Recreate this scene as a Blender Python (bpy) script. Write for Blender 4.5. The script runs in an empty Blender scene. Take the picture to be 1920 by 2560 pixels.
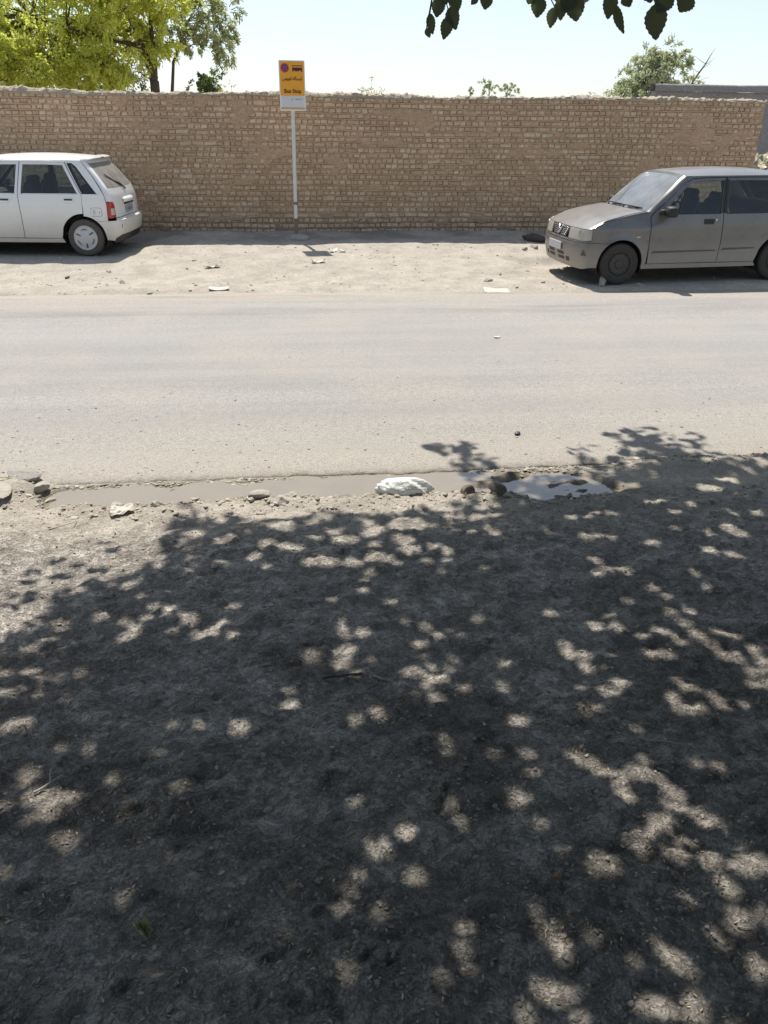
import bpy, math, random
import numpy as np
from mathutils import Vector, Matrix, Euler
from mathutils.geometry import delaunay_2d_cdt

random.seed(7); RNG = np.random.default_rng(7)
SC = bpy.context.scene; COL = SC.collection
R = math.radians; PI = math.pi

# ------------------------------------------------------------------ camera
PITCH, YAW, ROLL, EYE = R(26.5), R(6.5), R(0.65), 2.0
cam_data = bpy.data.cameras.new('camera'); cam = bpy.data.objects.new('camera', cam_data); COL.objects.link(cam)
fw = Vector((math.sin(YAW)*math.cos(PITCH), math.cos(YAW)*math.cos(PITCH), -math.sin(PITCH)))
rt = Vector((math.cos(YAW), -math.sin(YAW), 0)); up = rt.cross(fw)
r2 = rt*math.cos(ROLL)+up*math.sin(ROLL); u2 = -rt*math.sin(ROLL)+up*math.cos(ROLL)
cam.matrix_world = Matrix(((r2.x, u2.x, -fw.x, 0), (r2.y, u2.y, -fw.y, 0), (r2.z, u2.z, -fw.z, EYE), (0, 0, 0, 1)))
cam_data.sensor_fit = 'VERTICAL'; cam_data.sensor_height = 36.0; cam_data.lens = 36.0*1950/2560
cam_data.clip_start = 0.05; cam_data.clip_end = 3000
SC.camera = cam

# ------------------------------------------------------------------ sky, sun, exposure
SUN_EL = R(61.5); SH = (-0.225, 0.975)                      # horizontal heading towards the sun
LS = np.array([SH[0]*math.cos(SUN_EL), SH[1]*math.cos(SUN_EL), math.sin(SUN_EL)])
world = bpy.data.worlds.new('World'); SC.world = world; world.use_nodes = True
wn = world.node_tree; bg = wn.nodes['Background']
sky = wn.nodes.new('ShaderNodeTexSky'); sky.sky_type = 'NISHITA'; sky.sun_disc = False
sky.sun_elevation = SUN_EL; sky.sun_rotation = math.atan2(SH[0], SH[1])
sky.air_density = 1.0; sky.dust_density = 2.2; sky.ozone_density = 1.0; sky.altitude = 1000
gm = wn.nodes.new('ShaderNodeGamma'); gm.inputs[1].default_value = 0.58         # milky air: evens out the sky all round
gain = wn.nodes.new('ShaderNodeMix'); gain.data_type = 'RGBA'; gain.blend_type = 'MULTIPLY'; gain.clamp_factor = False; gain.inputs[0].default_value = 1.0; gain.inputs[7].default_value = (1.38, 1.42, 1.45, 1)
wn.links.new(sky.outputs[0], gm.inputs[0]); wn.links.new(gm.outputs[0], gain.inputs[6]); wn.links.new(gain.outputs[2], bg.inputs[0]); bg.inputs[1].default_value = 0.13
sun_d = bpy.data.lights.new('sun', 'SUN'); sun_d.energy = 3.5; sun_d.angle = R(0.53); sun_d.color = (1.0, 0.955, 0.88)
sun = bpy.data.objects.new('sun', sun_d); COL.objects.link(sun)
sun.rotation_euler = Vector((LS[0], LS[1], LS[2])).to_track_quat('Z', 'Y').to_euler()
SC.view_settings.view_transform = 'Standard'; SC.view_settings.look = 'None'
SC.view_settings.gamma = 1.0; SC.view_settings.use_curve_mapping = False
SC.view_settings.exposure = 0.95
SC.render.engine = 'CYCLES'
SC.cycles.max_bounces = 8; SC.cycles.transparent_max_bounces = 12

# ------------------------------------------------------------------ helpers
_T = np.random.default_rng(99).random((256, 256))
def vnoise(x, y):
    x = np.asarray(x, float); y = np.asarray(y, float)
    xi = np.floor(x).astype(int); yi = np.floor(y).astype(int); fx = x-xi; fy = y-yi
    fx = fx*fx*(3-2*fx); fy = fy*fy*(3-2*fy)
    a = _T[xi & 255, yi & 255]; b = _T[(xi+1) & 255, yi & 255]; c = _T[xi & 255, (yi+1) & 255]; d = _T[(xi+1) & 255, (yi+1) & 255]
    return (a*(1-fx)+b*fx)*(1-fy)+(c*(1-fx)+d*fx)*fy*1.0
def fbm(x, y, o=4, s=0.0):
    v = 0; a = 0.5; t = 0
    for i in range(o):
        v = v+a*vnoise(x*2**i+s+17.3*i, y*2**i-s+9.1*i); t += a; a *= 0.5
    return v/t
def sstep(a, b, x):
    t = np.clip((np.asarray(x, float)-a)/(b-a), 0, 1); return t*t*(3-2*t)

def mesh_np(name, V, F, smooth=False):
    """F: (n,k) int array or list of such arrays"""
    me = bpy.data.meshes.new(name); V = np.asarray(V, np.float32)
    Fs = F if isinstance(F, list) else [F]; Fs = [np.asarray(f, np.int32) for f in Fs if len(f)]
    me.vertices.add(len(V)); me.vertices.foreach_set('co', V.ravel())
    idx = np.concatenate([f.ravel() for f in Fs]); tot = np.concatenate([np.full(len(f), f.shape[1], np.int32) for f in Fs])
    st = np.concatenate([[0], np.cumsum(tot)[:-1]]).astype(np.int32)
    me.loops.add(len(idx)); me.loops.foreach_set('vertex_index', idx)
    me.polygons.add(len(tot)); me.polygons.foreach_set('loop_start', st)
    me.update(calc_edges=True); me.validate()
    me.polygons.foreach_set('use_smooth', np.full(len(me.polygons), bool(smooth)))
    return me
def obj(name, me, m=None, parent=None, loc=None, rot=None):
    if m is not None and not me.materials: me.materials.append(m)
    o = bpy.data.objects.new(name, me); COL.objects.link(o)
    if parent is not None: o.parent = parent
    if loc is not None: o.location = loc
    if rot is not None: o.rotation_euler = rot
    return o
def empty(name, loc=(0, 0, 0), rz=0.0):
    o = bpy.data.objects.new(name, None); COL.objects.link(o); o.location = loc; o.rotation_euler = (0, 0, rz)
    o.empty_display_size = 0.1; return o
def tag(o, label=None, cat=None, group=None, kind=None):
    if label: o['label'] = label
    if cat: o['category'] = cat
    if group: o['group'] = group
    if kind: o['kind'] = kind
    return o
def attr(me, name, vals):
    a = me.attributes.new(name, 'FLOAT', 'POINT'); a.data.foreach_set('value', np.asarray(vals, np.float32))
def attr_col(me, name, cols):
    a = me.attributes.new(name, 'FLOAT_COLOR', 'POINT')
    c = np.ones((len(cols), 4), np.float32); c[:, :3] = cols; a.data.foreach_set('color', c.ravel())

class MB:
    """collects pieces into one mesh"""
    def __init__(s): s.v = []; s.f = {}; s.n = 0
    def add(s, V, F):
        V = np.asarray(V, float); F = np.asarray(F, int)
        if len(F) == 0: return s
        s.f.setdefault(F.shape[1], []).append(F+s.n); s.v.append(V); s.n += len(V); return s
    def box(s, c, d, rot=None, taper=1.0):
        x, y, z = d[0]/2, d[1]/2, d[2]/2
        V = np.array([(-x, -y, -z), (x, -y, -z), (x, y, -z), (-x, y, -z), (-x*taper, -y*taper, z), (x*taper, -y*taper, z), (x*taper, y*taper, z), (-x*taper, y*taper, z)])
        if rot is not None: V = V @ np.array(Euler(rot).to_matrix()).T
        return s.add(V+np.array(c), [(0, 3, 2, 1), (4, 5, 6, 7), (0, 1, 5, 4), (1, 2, 6, 5), (2, 3, 7, 6), (3, 0, 4, 7)])
    def rbox(s, c, d, b=0.02, rot=None):
        """box with chamfered edges and corners"""
        hx, hy, hz = d[0]/2, d[1]/2, d[2]/2; V = []; ix = {}
        for sx in (-1, 1):
            for sy in (-1, 1):
                for sz in (-1, 1):
                    for ax in range(3):
                        p = [sx*(hx-b), sy*(hy-b), sz*(hz-b)]; p[ax] = (sx*hx, sy*hy, sz*hz)[ax]
                        ix[(sx, sy, sz, ax)] = len(V); V.append(p)
        F4 = []; F3 = []
        for ax in range(3):
            o = [a for a in range(3) if a != ax]
            for sg in (-1, 1):
                q = []
                for (a, b2) in ((-1, -1), (1, -1), (1, 1), (-1, 1)):
                    k = [0, 0, 0]; k[ax] = sg; k[o[0]] = a; k[o[1]] = b2; q.append(ix[(k[0], k[1], k[2], ax)])
                F4.append(q)
        for ax in range(3):
            o = [a for a in range(3) if a != ax]
            for a in (-1, 1):
                for b2 in (-1, 1):
                    k0 = [0, 0, 0]; k0[o[0]] = a; k0[o[1]] = b2; k1 = list(k0); k0[ax] = -1; k1[ax] = 1
                    F4.append([ix[tuple(k0)+(o[0],)], ix[tuple(k1)+(o[0],)], ix[tuple(k1)+(o[1],)], ix[tuple(k0)+(o[1],)]])
        for sx in (-1, 1):
            for sy in (-1, 1):
                for sz in (-1, 1): F3.append([ix[(sx, sy, sz, a)] for a in range(3)])
        V = np.array(V)
        def fix(F):
            out = []
            for f in F:
                p = V[f]; n = np.cross(p[1]-p[0], p[2]-p[0])
                out.append(f if n @ p.mean(0) > 0 else f[::-1])
            return out
        F4, F3 = fix(F4), fix(F3)
        if rot is not None: V = V @ np.array(Euler(rot).to_matrix()).T
        n0 = s.n; s.add(V+np.array(c), F4); s.f.setdefault(3, []).append(np.array(F3)+n0); return s
    def tube(s, pts, rad, k=8, cap=True):
        P = np.asarray(pts, float); n = len(P); rad = np.broadcast_to(np.asarray(rad, float), (n,))
        T = np.gradient(P, axis=0); T /= np.linalg.norm(T, axis=1, keepdims=True)+1e-9
        ref = np.array([0, 0, 1.0]) if abs(T[0, 2]) < 0.9 else np.array([1.0, 0, 0])
        A = np.cross(T, ref); A /= np.linalg.norm(A, axis=1, keepdims=True)+1e-9; B = np.cross(T, A)
        th = np.arange(k)*2*PI/k
        V = (P[:, None, :]+rad[:, None, None]*(A[:, None, :]*np.cos(th)[None, :, None]+B[:, None, :]*np.sin(th)[None, :, None])).reshape(-1, 3)
        i = np.arange(n-1)[:, None]*k; j = np.arange(k)[None, :]; j2 = (j+1) % k
        F = np.stack([i+j, i+j2, i+k+j2, i+k+j], -1).reshape(-1, 4)
        n0 = s.n; s.add(V, F)
        if cap:
            c0 = np.vstack([P[0], P[-1]]); m0 = s.n; s.v.append(c0); s.n += 2
            jj = np.arange(k); s.f.setdefault(3, []).append(np.stack([np.full(k, m0), n0+(jj+1) % k, n0+jj], 1))
            b = n0+(n-1)*k; s.f.setdefault(3, []).append(np.stack([np.full(k, m0+1), b+jj, b+(jj+1) % k], 1))
        return s
    def lathe(s, prof, k=40, axis='y', c=(0, 0, 0), close=False):
        """prof: (r, a) pairs turned round the given axis"""
        pr = np.asarray(prof, float); n = len(pr); th = np.arange(k)*2*PI/k
        r = pr[:, 0][:, None]; a = np.broadcast_to(pr[:, 1][:, None], (n, k))
        X = r*np.cos(th); Z = r*np.sin(th)
        V = np.stack([X, a, Z], -1).reshape(-1, 3) if axis == 'y' else np.stack([X, Z, a], -1).reshape(-1, 3)
        i = np.arange(n-1)[:, None]*k; j = np.arange(k)[None, :]; j2 = (j+1) % k
        F = np.stack([i+j, i+j2, i+k+j2, i+k+j], -1).reshape(-1, 4)
        return s.add(V+np.array(c), F)
    def build(s, name, m, parent=None, smooth=False, loc=None, rot=None, sharp=None):
        me = mesh_np(name, np.vstack(s.v), [np.vstack(f) for f in s.f.values()], smooth)
        if sharp is not None: me.set_sharp_from_angle(angle=R(sharp))
        return obj(name, me, m, parent, loc, rot)

def rotmats(n, d, rng):
    """rotations whose y axis follows d (n,3) with a random spin"""
    d = d/(np.linalg.norm(d, axis=1, keepdims=True)+1e-9)
    a = rng.normal(size=(n, 3)); x = np.cross(d, a); x /= np.linalg.norm(x, axis=1, keepdims=True)+1e-9
    z = np.cross(x, d); return np.stack([x, d, z], -1)
LEAF_T = np.array([(0, 0, 0), (0, 1, -.06), (-.36, .30, .10), (-.30, .72, .06), (.36, .30, .10), (.30, .72, .06)])
LEAF_F = np.array([(0, 1, 3, 2), (0, 4, 5, 1)])
def leaf_mesh(name, P, size, D, rng, wid=1.0):
    n = len(P); M = rotmats(n, D, rng); T = LEAF_T*np.array([wid, 1, 1])
    V = np.einsum('nij,kj->nki', M, T)*size[:, None, None]+P[:, None, :]
    F = (LEAF_F[None]+6*np.arange(n)[:, None, None]).reshape(-1, 4)
    return mesh_np(name, V.reshape(-1, 3), F, False)

# ------------------------------------------------------------------ materials
def newmat(name):
    m = bpy.data.materials.new(name); m.use_nodes = True; nt = m.node_tree
    return m, nt, nt.nodes['Principled BSDF']
def nd(nt, typ, ins=None, **pr):
    n = nt.nodes.new(typ)
    for k, v in pr.items(): setattr(n, k, v)
    for k, v in (ins or {}).items():
        if isinstance(v, bpy.types.NodeSocket): nt.links.new(v, n.inputs[k])
        else: n.inputs[k].default_value = v
    return n
def mixc(nt, f, a, b, bt='MIX'):
    n = nt.nodes.new('ShaderNodeMix'); n.data_type = 'RGBA'; n.blend_type = bt
    for s, v in ((n.inputs[0], f), (n.inputs[6], a), (n.inputs[7], b)):
        if isinstance(v, bpy.types.NodeSocket): nt.links.new(v, s)
        else: s.default_value = v if not isinstance(v, tuple) else (v+(1,))[:4]
    return n.outputs[2]
def mth(nt, op, a, b=0.0, clamp=False):
    n = nt.nodes.new('ShaderNodeMath'); n.operation = op; n.use_clamp = clamp
    for s, v in ((n.inputs[0], a), (n.inputs[1], b)):
        if isinstance(v, bpy.types.NodeSocket): nt.links.new(v, s)
        else: s.default_value = v
    return n.outputs[0]
def ramp(nt, f, stops):
    n = nt.nodes.new('ShaderNodeValToRGB'); nt.links.new(f, n.inputs[0]); e = n.color_ramp.elements
    while len(e) < len(stops): e.new(0.5)
    for i, (p, c) in enumerate(stops): e[i].position = p; e[i].color = (c, c, c, 1) if not isinstance(c, tuple) else c+(1,)
    return n.outputs[0]
def noise(nt, vec, scale, detail=4, rough=0.55, dist=0.0):
    n = nd(nt, 'ShaderNodeTexNoise', {'Scale': scale, 'Detail': detail, 'Roughness': rough, 'Distortion': dist})
    if vec is not None: nt.links.new(vec, n.inputs['Vector'])
    return n.outputs[0]
def pos(nt): return nt.nodes.new('ShaderNodeNewGeometry').outputs['Position']
def objc(nt): return nt.nodes.new('ShaderNodeTexCoord').outputs['Object']
def bump(nt, h, dist, strength=1.0, normal=None):
    n = nd(nt, 'ShaderNodeBump', {'Height': h, 'Distance': dist, 'Strength': strength})
    if normal is not None: nt.links.new(normal, n.inputs['Normal'])
    return n.outputs[0]
def simple(name, col, rough=0.6, metal=0.0, var=0.0, scale=20, bmp=0.0, spec=0.5, coat=0.0):
    m, nt, b = newmat(name); p = objc(nt)
    b.inputs['Roughness'].default_value = rough; b.inputs['Metallic'].default_value = metal
    b.inputs['Specular IOR Level'].default_value = spec; b.inputs['Coat Weight'].default_value = coat
    if var > 0:
        c = mixc(nt, noise(nt, p, scale, 5), tuple(x*(1-var) for x in col), tuple(min(1, x*(1+var)) for x in col))
        nt.links.new(c, b.inputs['Base Color'])
    else: b.inputs['Base Color'].default_value = col+(1,)
    if bmp > 0: nt.links.new(bump(nt, noise(nt, p, scale*2, 6), bmp), b.inputs['Normal'])
    return m
def leafmat(name, c1, c2, trans=0.5, rough=0.5, scale=1.2):
    m, nt, b = newmat(name); p = pos(nt)
    f = ramp(nt, mth(nt, 'ADD', mth(nt, 'MULTIPLY', noise(nt, p, scale, 3), 0.7), mth(nt, 'MULTIPLY', noise(nt, p, 14, 2), 0.3)), [(0.35, 0.0), (0.65, 1.0)])
    c = mixc(nt, f, c1, c2); nt.links.new(c, b.inputs['Base Color']); b.inputs['Roughness'].default_value = rough
    b.inputs['Specular IOR Level'].default_value = 0.3
    t = nd(nt, 'ShaderNodeBsdfTranslucent', {'Color': mixc(nt, 0.35, c, (0.62, 0.68, 0.13))})
    mx = nd(nt, 'ShaderNodeMixShader', {0: trans, 1: b.outputs[0], 2: t.outputs[0]})
    nt.links.new(mx.outputs[0], nt.nodes['Material Output'].inputs[0]); return m
# ------------------------------------------------------------------ ground
M_ground, nt, b = newmat('dusty_soil'); p = pos(nt)
vc = nd(nt, 'ShaderNodeAttribute', attribute_name='Col').outputs['Color']
n1 = noise(nt, p, 3.0, 6, 0.6); n2 = noise(nt, p, 30, 8, 0.68, 0.4); n3 = noise(nt, p, 140, 3, 0.6)
c = mixc(nt, 1.0, vc, ramp(nt, n1, [(0.30, 0.80), (0.70, 1.16)]), 'MULTIPLY')
c = mixc(nt, 1.0, c, ramp(nt, n2, [(0.30, 0.80), (0.5, 1.0), (0.70, 1.16)]), 'MULTIPLY')
c = mixc(nt, 1.0, c, ramp(nt, n3, [(0.32, 0.70), (0.66, 1.22)]), 'MULTIPLY')
vor = nd(nt, 'ShaderNodeTexVoronoi', {'Scale': 60.0, 'Randomness': 1.0, 'Vector': p}); chips = ramp(nt, vor.outputs['Distance'], [(0.10, 1.0), (0.22, 0.0)])
chipm = mth(nt, 'MULTIPLY', chips, ramp(nt, noise(nt, p, 9, 3), [(0.52, 0.0), (0.66, 1.0)]))
c = mixc(nt, mth(nt, 'MULTIPLY', chipm, 0.45), c, (0.42, 0.38, 0.32))
nearm = nd(nt, 'ShaderNodeAttribute', attribute_name='near').outputs['Fac']
flake = mth(nt, 'ADD', mth(nt, 'MULTIPLY', ramp(nt, noise(nt, p, 13, 7, 0.62, 0.5), [(.47, 0.0), (.525, 1.0)]), .55), mth(nt, 'MULTIPLY', ramp(nt, noise(nt, p, 38, 6, 0.62, 0.4), [(.46, 0.0), (.53, 1.0)]), .45))
c = mixc(nt, nearm, c, mixc(nt, 1.0, c, ramp(nt, flake, [(0.0, .70), (1.0, 1.20)]), 'MULTIPLY'))
nt.links.new(c, b.inputs['Base Color']); b.inputs['Roughness'].default_value = 0.93; b.inputs['Specular IOR Level'].default_value = 0.15
flk = mth(nt, 'MULTIPLY', mth(nt, 'MULTIPLY', flake, nearm), .45)
hh = mth(nt, 'ADD', mth(nt, 'MULTIPLY', n2, 0.6), mth(nt, 'ADD', mth(nt, 'MULTIPLY', n3, 0.25), mth(nt, 'MULTIPLY', chipm, 0.2)))
nt.links.new(bump(nt, mth(nt, 'ADD', hh, flk), 0.024), b.inputs['Normal'])

PY = [-3000, -50, 0, 1, 2.5, 3.6, 3.95, 4.3, 4.56, 4.75, 10.1, 10.35, 10.6, 11.5, 12.6, 13.5, 14.3, 14.8, 16, 3000]
PZ = [.25, .25, .22, .2, .11, .03, .01, 0, -.012, -.07, -.07, -.012, .035, .06, .14, .185, .225, .25, .30, .33]
WHITE = dict(X=-3.13-2.345*.97*math.cos(R(-5))+.03, Y=12.70-2.345*.97*math.sin(R(-5)), Z=.15, yaw=R(-5), s=.97)
GREY = dict(X=4.40, Y=10.58, Z=.04, yaw=R(3.2), s=1.0, pitch=R(0.6))
PUDT = np.array([(-1.55, 4.40), (-1.48, 4.46), (-1.41, 4.49), (-.4, 4.50), (0.36, 4.545), (0.96, 4.56), (1.36, 4.5), (1.66, 4.48), (1.83, 4.36), (1.97, 4.15)])
PUDB = np.array([(-1.55, 4.36), (-1.48, 4.24), (-1.19, 4.18), (-0.85, 4.19), (-0.48, 4.23), (-0.26, 4.26), (0.1, 4.25), (0.46, 4.25), (0.73, 4.26), (0.91, 4.25), (1.08, 4.24), (1.29, 4.16), (1.38, 4.07), (1.51, 4.02), (1.65, 4.06), (1.97, 4.10)])
def carmask(x, y, C):
    dx, dy = x-C['X'], y-C['Y']; c, s = math.cos(C['yaw']), math.sin(C['yaw'])
    lx = (dx*c+dy*s)/C['s']; ly = (-dx*s+dy*c)/C['s']
    return sstep(-1.1, -.6, lx)*sstep(3.3, 2.8, lx)*sstep(-.5, -.08, ly)*sstep(2.0, 1.65, ly), lx*math.tan(C.get('pitch', 0))
def ground_z(x, y):
    x = np.asarray(x, float); y = np.asarray(y, float)
    yy = y+.06*(fbm(x*.7, y*.7+3, 3, 5)-.5)
    wob = .14*(fbm(x*.9+4, y*0+2.2, 3)-.5)*sstep(9.4, 10, y)*sstep(12, 11, y)
    z = np.interp(yy+wob, PY, PZ)
    near = sstep(4.5, 4.2, y)*sstep(-30, -4, y); far = sstep(10.2, 10.7, y)*sstep(40, 15, y)
    z = z+near*(.05*(fbm(x*1.1, y*1.3, 3, 1)-.5)+.012*(fbm(x*5, y*5.5, 3, 2)-.5)+.010*sstep(.50, .56, fbm(x*9, y*11, 4, 3))+.008*sstep(.52, .57, fbm(x*17, y*19, 4, 9))+.007*(fbm(x*30, y*30, 2, 4)-.5))
    z = z+far*(.05*(fbm(x*.9, y*1.6, 3, 6)-.5)+.03*(fbm(x*4, y*6, 3, 7)-.5))
    # heap of loose earth along the wall foot
    z = z+.05*sstep(14.1, 14.55, y)*sstep(14.9, 14.7, y)*fbm(x*1.7, y*2, 3, 8)
    # gutter with the puddle
    t = np.interp(x, PUDT[:, 0], PUDT[:, 1]); bt = np.interp(x, PUDB[:, 0], PUDB[:, 1])
    jit = .15*(fbm(x*6, y*8, 4, 11)-.5)
    inside = sstep(-1.60, -1.46, x)*sstep(2.0, 1.9, x)*sstep(-.05, .05, (y-bt)+jit)*sstep(.06, -.03, (y-t)+jit*.6)
    isl = np.exp(-(((x-1.13)/.16)**2+((y-4.36)/.07)**2))*.06+np.exp(-(((x-1.30)/.10)**2+((y-4.47)/.05)**2))*.05
    z = z*(1-inside)+inside*(-.066+.056*fbm(x*7, y*9, 4, 12)+isl*.55+.075*sstep(1.15, 1.4, x)*(fbm(x*11, y*15, 3, 14)-.47))
    # filled end of the gutter on the left, shallow dip on the right
    z = z+.075*sstep(-1.5, -1.7, x)*sstep(4.2, 4.45, y)*sstep(4.95, 4.6, y)
    z = z+.05*sstep(1.95, 2.3, x)*sstep(4.3, 4.5, y)*sstep(4.75, 4.6, y)
    # spill bank between puddle and path
    z = z+.012*np.exp(-((y-bt+.10)/.07)**2)*sstep(-1.6, -1.3, x)*sstep(2.2, 1.8, x)*fbm(x*7, y*7, 2, 13)*1.6
    for C in (WHITE, GREY):
        m, dz = carmask(x, y, C); z = z*(1-m)+(C['Z']-.004+dz)*m
    return z
def gz(x, y): return float(ground_z(np.array([x]), np.array([y]))[0])
def graded(a, b, d): return np.arange(a, b, d)
xs = np.concatenate([[-1500, -500, -200, -90, -50, -30, -20, -14], graded(-10, -3.2, .09), graded(-3.2, 4.2, .024), graded(4.2, 10, .09), [10, 14, 20, 30, 50, 90, 200, 500, 1500]])
ys = np.concatenate([[-1500, -400, -120, -50, -25, -12, -6, -3, -1.5, -.5, 0], graded(.3, 2.2, .022), graded(2.2, 4.66, .026), graded(4.75, 9.9, .5), graded(9.95, 15.2, .055), [15.6, 17, 20, 26, 40, 70, 150, 400, 1500]])
GX, GY = np.meshgrid(xs, ys); gzv = ground_z(GX, GY)
nx, ny = len(xs), len(ys)
V = np.stack([GX, GY, gzv], -1).reshape(-1, 3)
ii = (np.arange(ny-1)[:, None]*nx+np.arange(nx-1)[None, :]).ravel()
F = np.stack([ii, ii+1, ii+1+nx, ii+nx], 1)
me = mesh_np('ground', V, F, True)
x, y = V[:, 0], V[:, 1]
dust = np.array([.385, .345, .29]); soil = np.array([.375, .340, .298]); humus_shade = np.array([.14, .12, .10]); mud = np.array([.20, .175, .14]); foot_dark = np.array([.20, .175, .155])
sh = sstep(4.2, 3.2, y+.35*(fbm(x*.8, y*.8, 3, 21)-.5)+.25*np.clip(-x-.5, -1, 2)*.5)
cc = dust*(1-sh)[:, None]+soil*sh[:, None]
hm = sstep(.50, .66, fbm(x*2.1, y*2.8, 5, 22))*sstep(3.4, 2.2, y)*.55
hm = np.maximum(hm, sstep(2.6, 1.0, y)*.45*sstep(.35, .6, fbm(x*2.2, y*2.4, 4, 24)))  # extra dark humus towards the viewer, deepens the tree shade in the soil colour
crust = (.86+.26*sstep(.42, .60, fbm(x*8, y*11, 5, 25)))*(.80+.40*fbm(x*21, y*25, 3, 26)); nz_ = sstep(4.2, 3.6, y)*sstep(-3, 0, y); cc = cc*(1+(crust-1)*nz_)[:, None]
hm = hm*sstep(-30, -8, y); cc = cc*(1-hm)[:, None]+humus_shade*hm[:, None]
wl = sstep(13.6, 14.3, y)*sstep(.42, .6, fbm(x*1.3, y*2, 3, 23))*.6; cc = cc*(1-wl)[:, None]+foot_dark*wl[:, None]  # patchy darker soil tone towards the wall foot
t_ = np.interp(x, PUDT[:, 0], PUDT[:, 1]); b_ = np.interp(x, PUDB[:, 0], PUDB[:, 1])
wet = sstep(-.10, .0, y-b_)*sstep(.1, .0, y-t_)*sstep(-1.65, -1.5, x)*sstep(2.3, 1.9, x); cc = cc*(1-wet)[:, None]+mud*wet[:, None]
attr_col(me, 'Col', cc); attr(me, 'near', sstep(4.2, 3.5, y)*sstep(-5, 0, y))
tag(obj('ground', me, M_ground), kind='structure')

# ------------------------------------------------------------------ road
M_road, nt, b = newmat('dusty_asphalt'); p = pos(nt)
sep = nd(nt, 'ShaderNodeSeparateXYZ', {0: p})
st = nd(nt, 'ShaderNodeCombineXYZ', {0: mth(nt, 'MULTIPLY', sep.outputs[0], .10), 1: mth(nt, 'MULTIPLY', sep.outputs[1], 1.6), 2: 0.0}).outputs[0]
streak = noise(nt, st, 1.6, 5, .6); big = noise(nt, p, .9, 4); fine = noise(nt, p, 120, 3, .7); mid = noise(nt, p, 30, 4, .6)
c = mixc(nt, ramp(nt, streak, [(.36, 0.0), (.62, 1.0)]), (.264, .254, .240), (.302, .288, .268))
c = mixc(nt, mth(nt, 'MULTIPLY', ramp(nt, big, [(.45, 0.0), (.7, 1.0)]), .45), c, (.35, .315, .27))
edge = mth(nt, 'ADD', ramp(nt, mth(nt, 'ADD', sep.outputs[1], mth(nt, 'MULTIPLY', big, .9)), [(0, 1.0), (1, 0.0)]), 0.0)
mr = nd(nt, 'ShaderNodeMapRange', {'Value': mth(nt, 'ADD', sep.outputs[1], mth(nt, 'MULTIPLY', big, 1.1)), 'From Min': 5.0, 'From Max': 6.3, 'To Min': .75, 'To Max': 0.0}).outputs[0]
c = mixc(nt, mr, c, (.36, .322, .273))
mr2 = nd(nt, 'ShaderNodeMapRange', {'Value': mth(nt, 'ADD', sep.outputs[1], mth(nt, 'MULTIPLY', streak, .8)), 'From Min': 9.9, 'From Max': 10.7, 'To Min': 0.0, 'To Max': .8}).outputs[0]
c = mixc(nt, mr2, c, (.36, .315, .262))
band = nd(nt, 'ShaderNodeMapRange', {'Value': sep.outputs[1], 'From Min': 8.8, 'From Max': 10.6}).outputs[0]
bandm = mth(nt, 'MULTIPLY', ramp(nt, band, [(0.0, 0.0), (.30, .8), (.42, .15), (.70, .1), (.82, .9), (.95, 0.0)]), ramp(nt, noise(nt, nd(nt, 'ShaderNodeCombineXYZ', {0: mth(nt, 'MULTIPLY', sep.outputs[0], .35), 1: mth(nt, 'MULTIPLY', sep.outputs[1], 3.0), 2: 4.0}).outputs[0], 1.5, 6, .65), [(.44, 0.0), (.62, .75)]))
c = mixc(nt, bandm, c, (.205, .178, .148))
c = mixc(nt, 1.0, c, ramp(nt, fine, [(.30, .55), (.47, 1.0), (.70, 1.28)]), 'MULTIPLY')
c = mixc(nt, 1.0, c, ramp(nt, mid, [(.3, .90), (.7, 1.07)]), 'MULTIPLY')
nt.links.new(c, b.inputs['Base Color']); b.inputs['Roughness'].default_value = .88; b.inputs['Specular IOR Level'].default_value = .25
nt.links.new(bump(nt, mth(nt, 'ADD', mth(nt, 'MULTIPLY', fine, .7), mth(nt, 'MULTIPLY', mid, .4)), .008), b.inputs['Normal'])
def road_z(x, y): return .004+.022*np.sin(np.clip((np.asarray(y)-4.5)/6.2, 0, 1)*PI)+.006*(fbm(np.asarray(x)*.8, np.asarray(y)*.8, 3, 31)-.5)
rx = np.concatenate([[-1500, -300, -80, -30, -12], graded(-6, -2.4, .05), graded(-2.4, 4.4, .013), graded(4.4, 7, .05), [7.2, 12, 30, 80, 300, 1500]])
eg = 4.565+.05*(fbm(rx*1.5, rx*0+1, 3, 32)-.5)+.04*(fbm(rx*7, rx*0+5, 4, 33)-.5)+.022*(fbm(rx*30, rx*0+7, 4, 34)-.5)
eg = eg+.05*sstep(1.2, 2.6, rx)
tt = np.array([0, .012, .03, .06, .12, .22, .4, .7, 1.1, 1.6, 2.2, 2.8, 3.4, 4, 4.6, 5.1, 5.45, 5.65, 5.85, 6.05, 6.25])
RX, TT = np.meshgrid(rx, tt); RY = eg[None, :]*(1-TT/6.25)+TT/6.25*10.85; RZ = road_z(RX, RY)
RZ[0] -= .014+.020*fbm(rx*18, rx*0, 4, 35); RZ[1] -= .009+.012*fbm(rx*22, rx*0, 3, 37); RZ[2] -= .005+.006*fbm(rx*22, rx*0, 3, 38); RZ[3] -= .003
low = RZ[0]-.070; V = np.stack([np.vstack([rx[None], RX]), np.vstack([eg[None]-.004, RY]), np.vstack([low[None], RZ])], -1).reshape(-1, 3)
nx = len(rx); nyy = len(tt)+1; ii = (np.arange(nyy-1)[:, None]*nx+np.arange(nx-1)[None, :]).ravel()
tag(obj('road', mesh_np('road', V, np.stack([ii, ii+1, ii+1+nx, ii+nx], 1), True), M_road), kind='structure')

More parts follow.
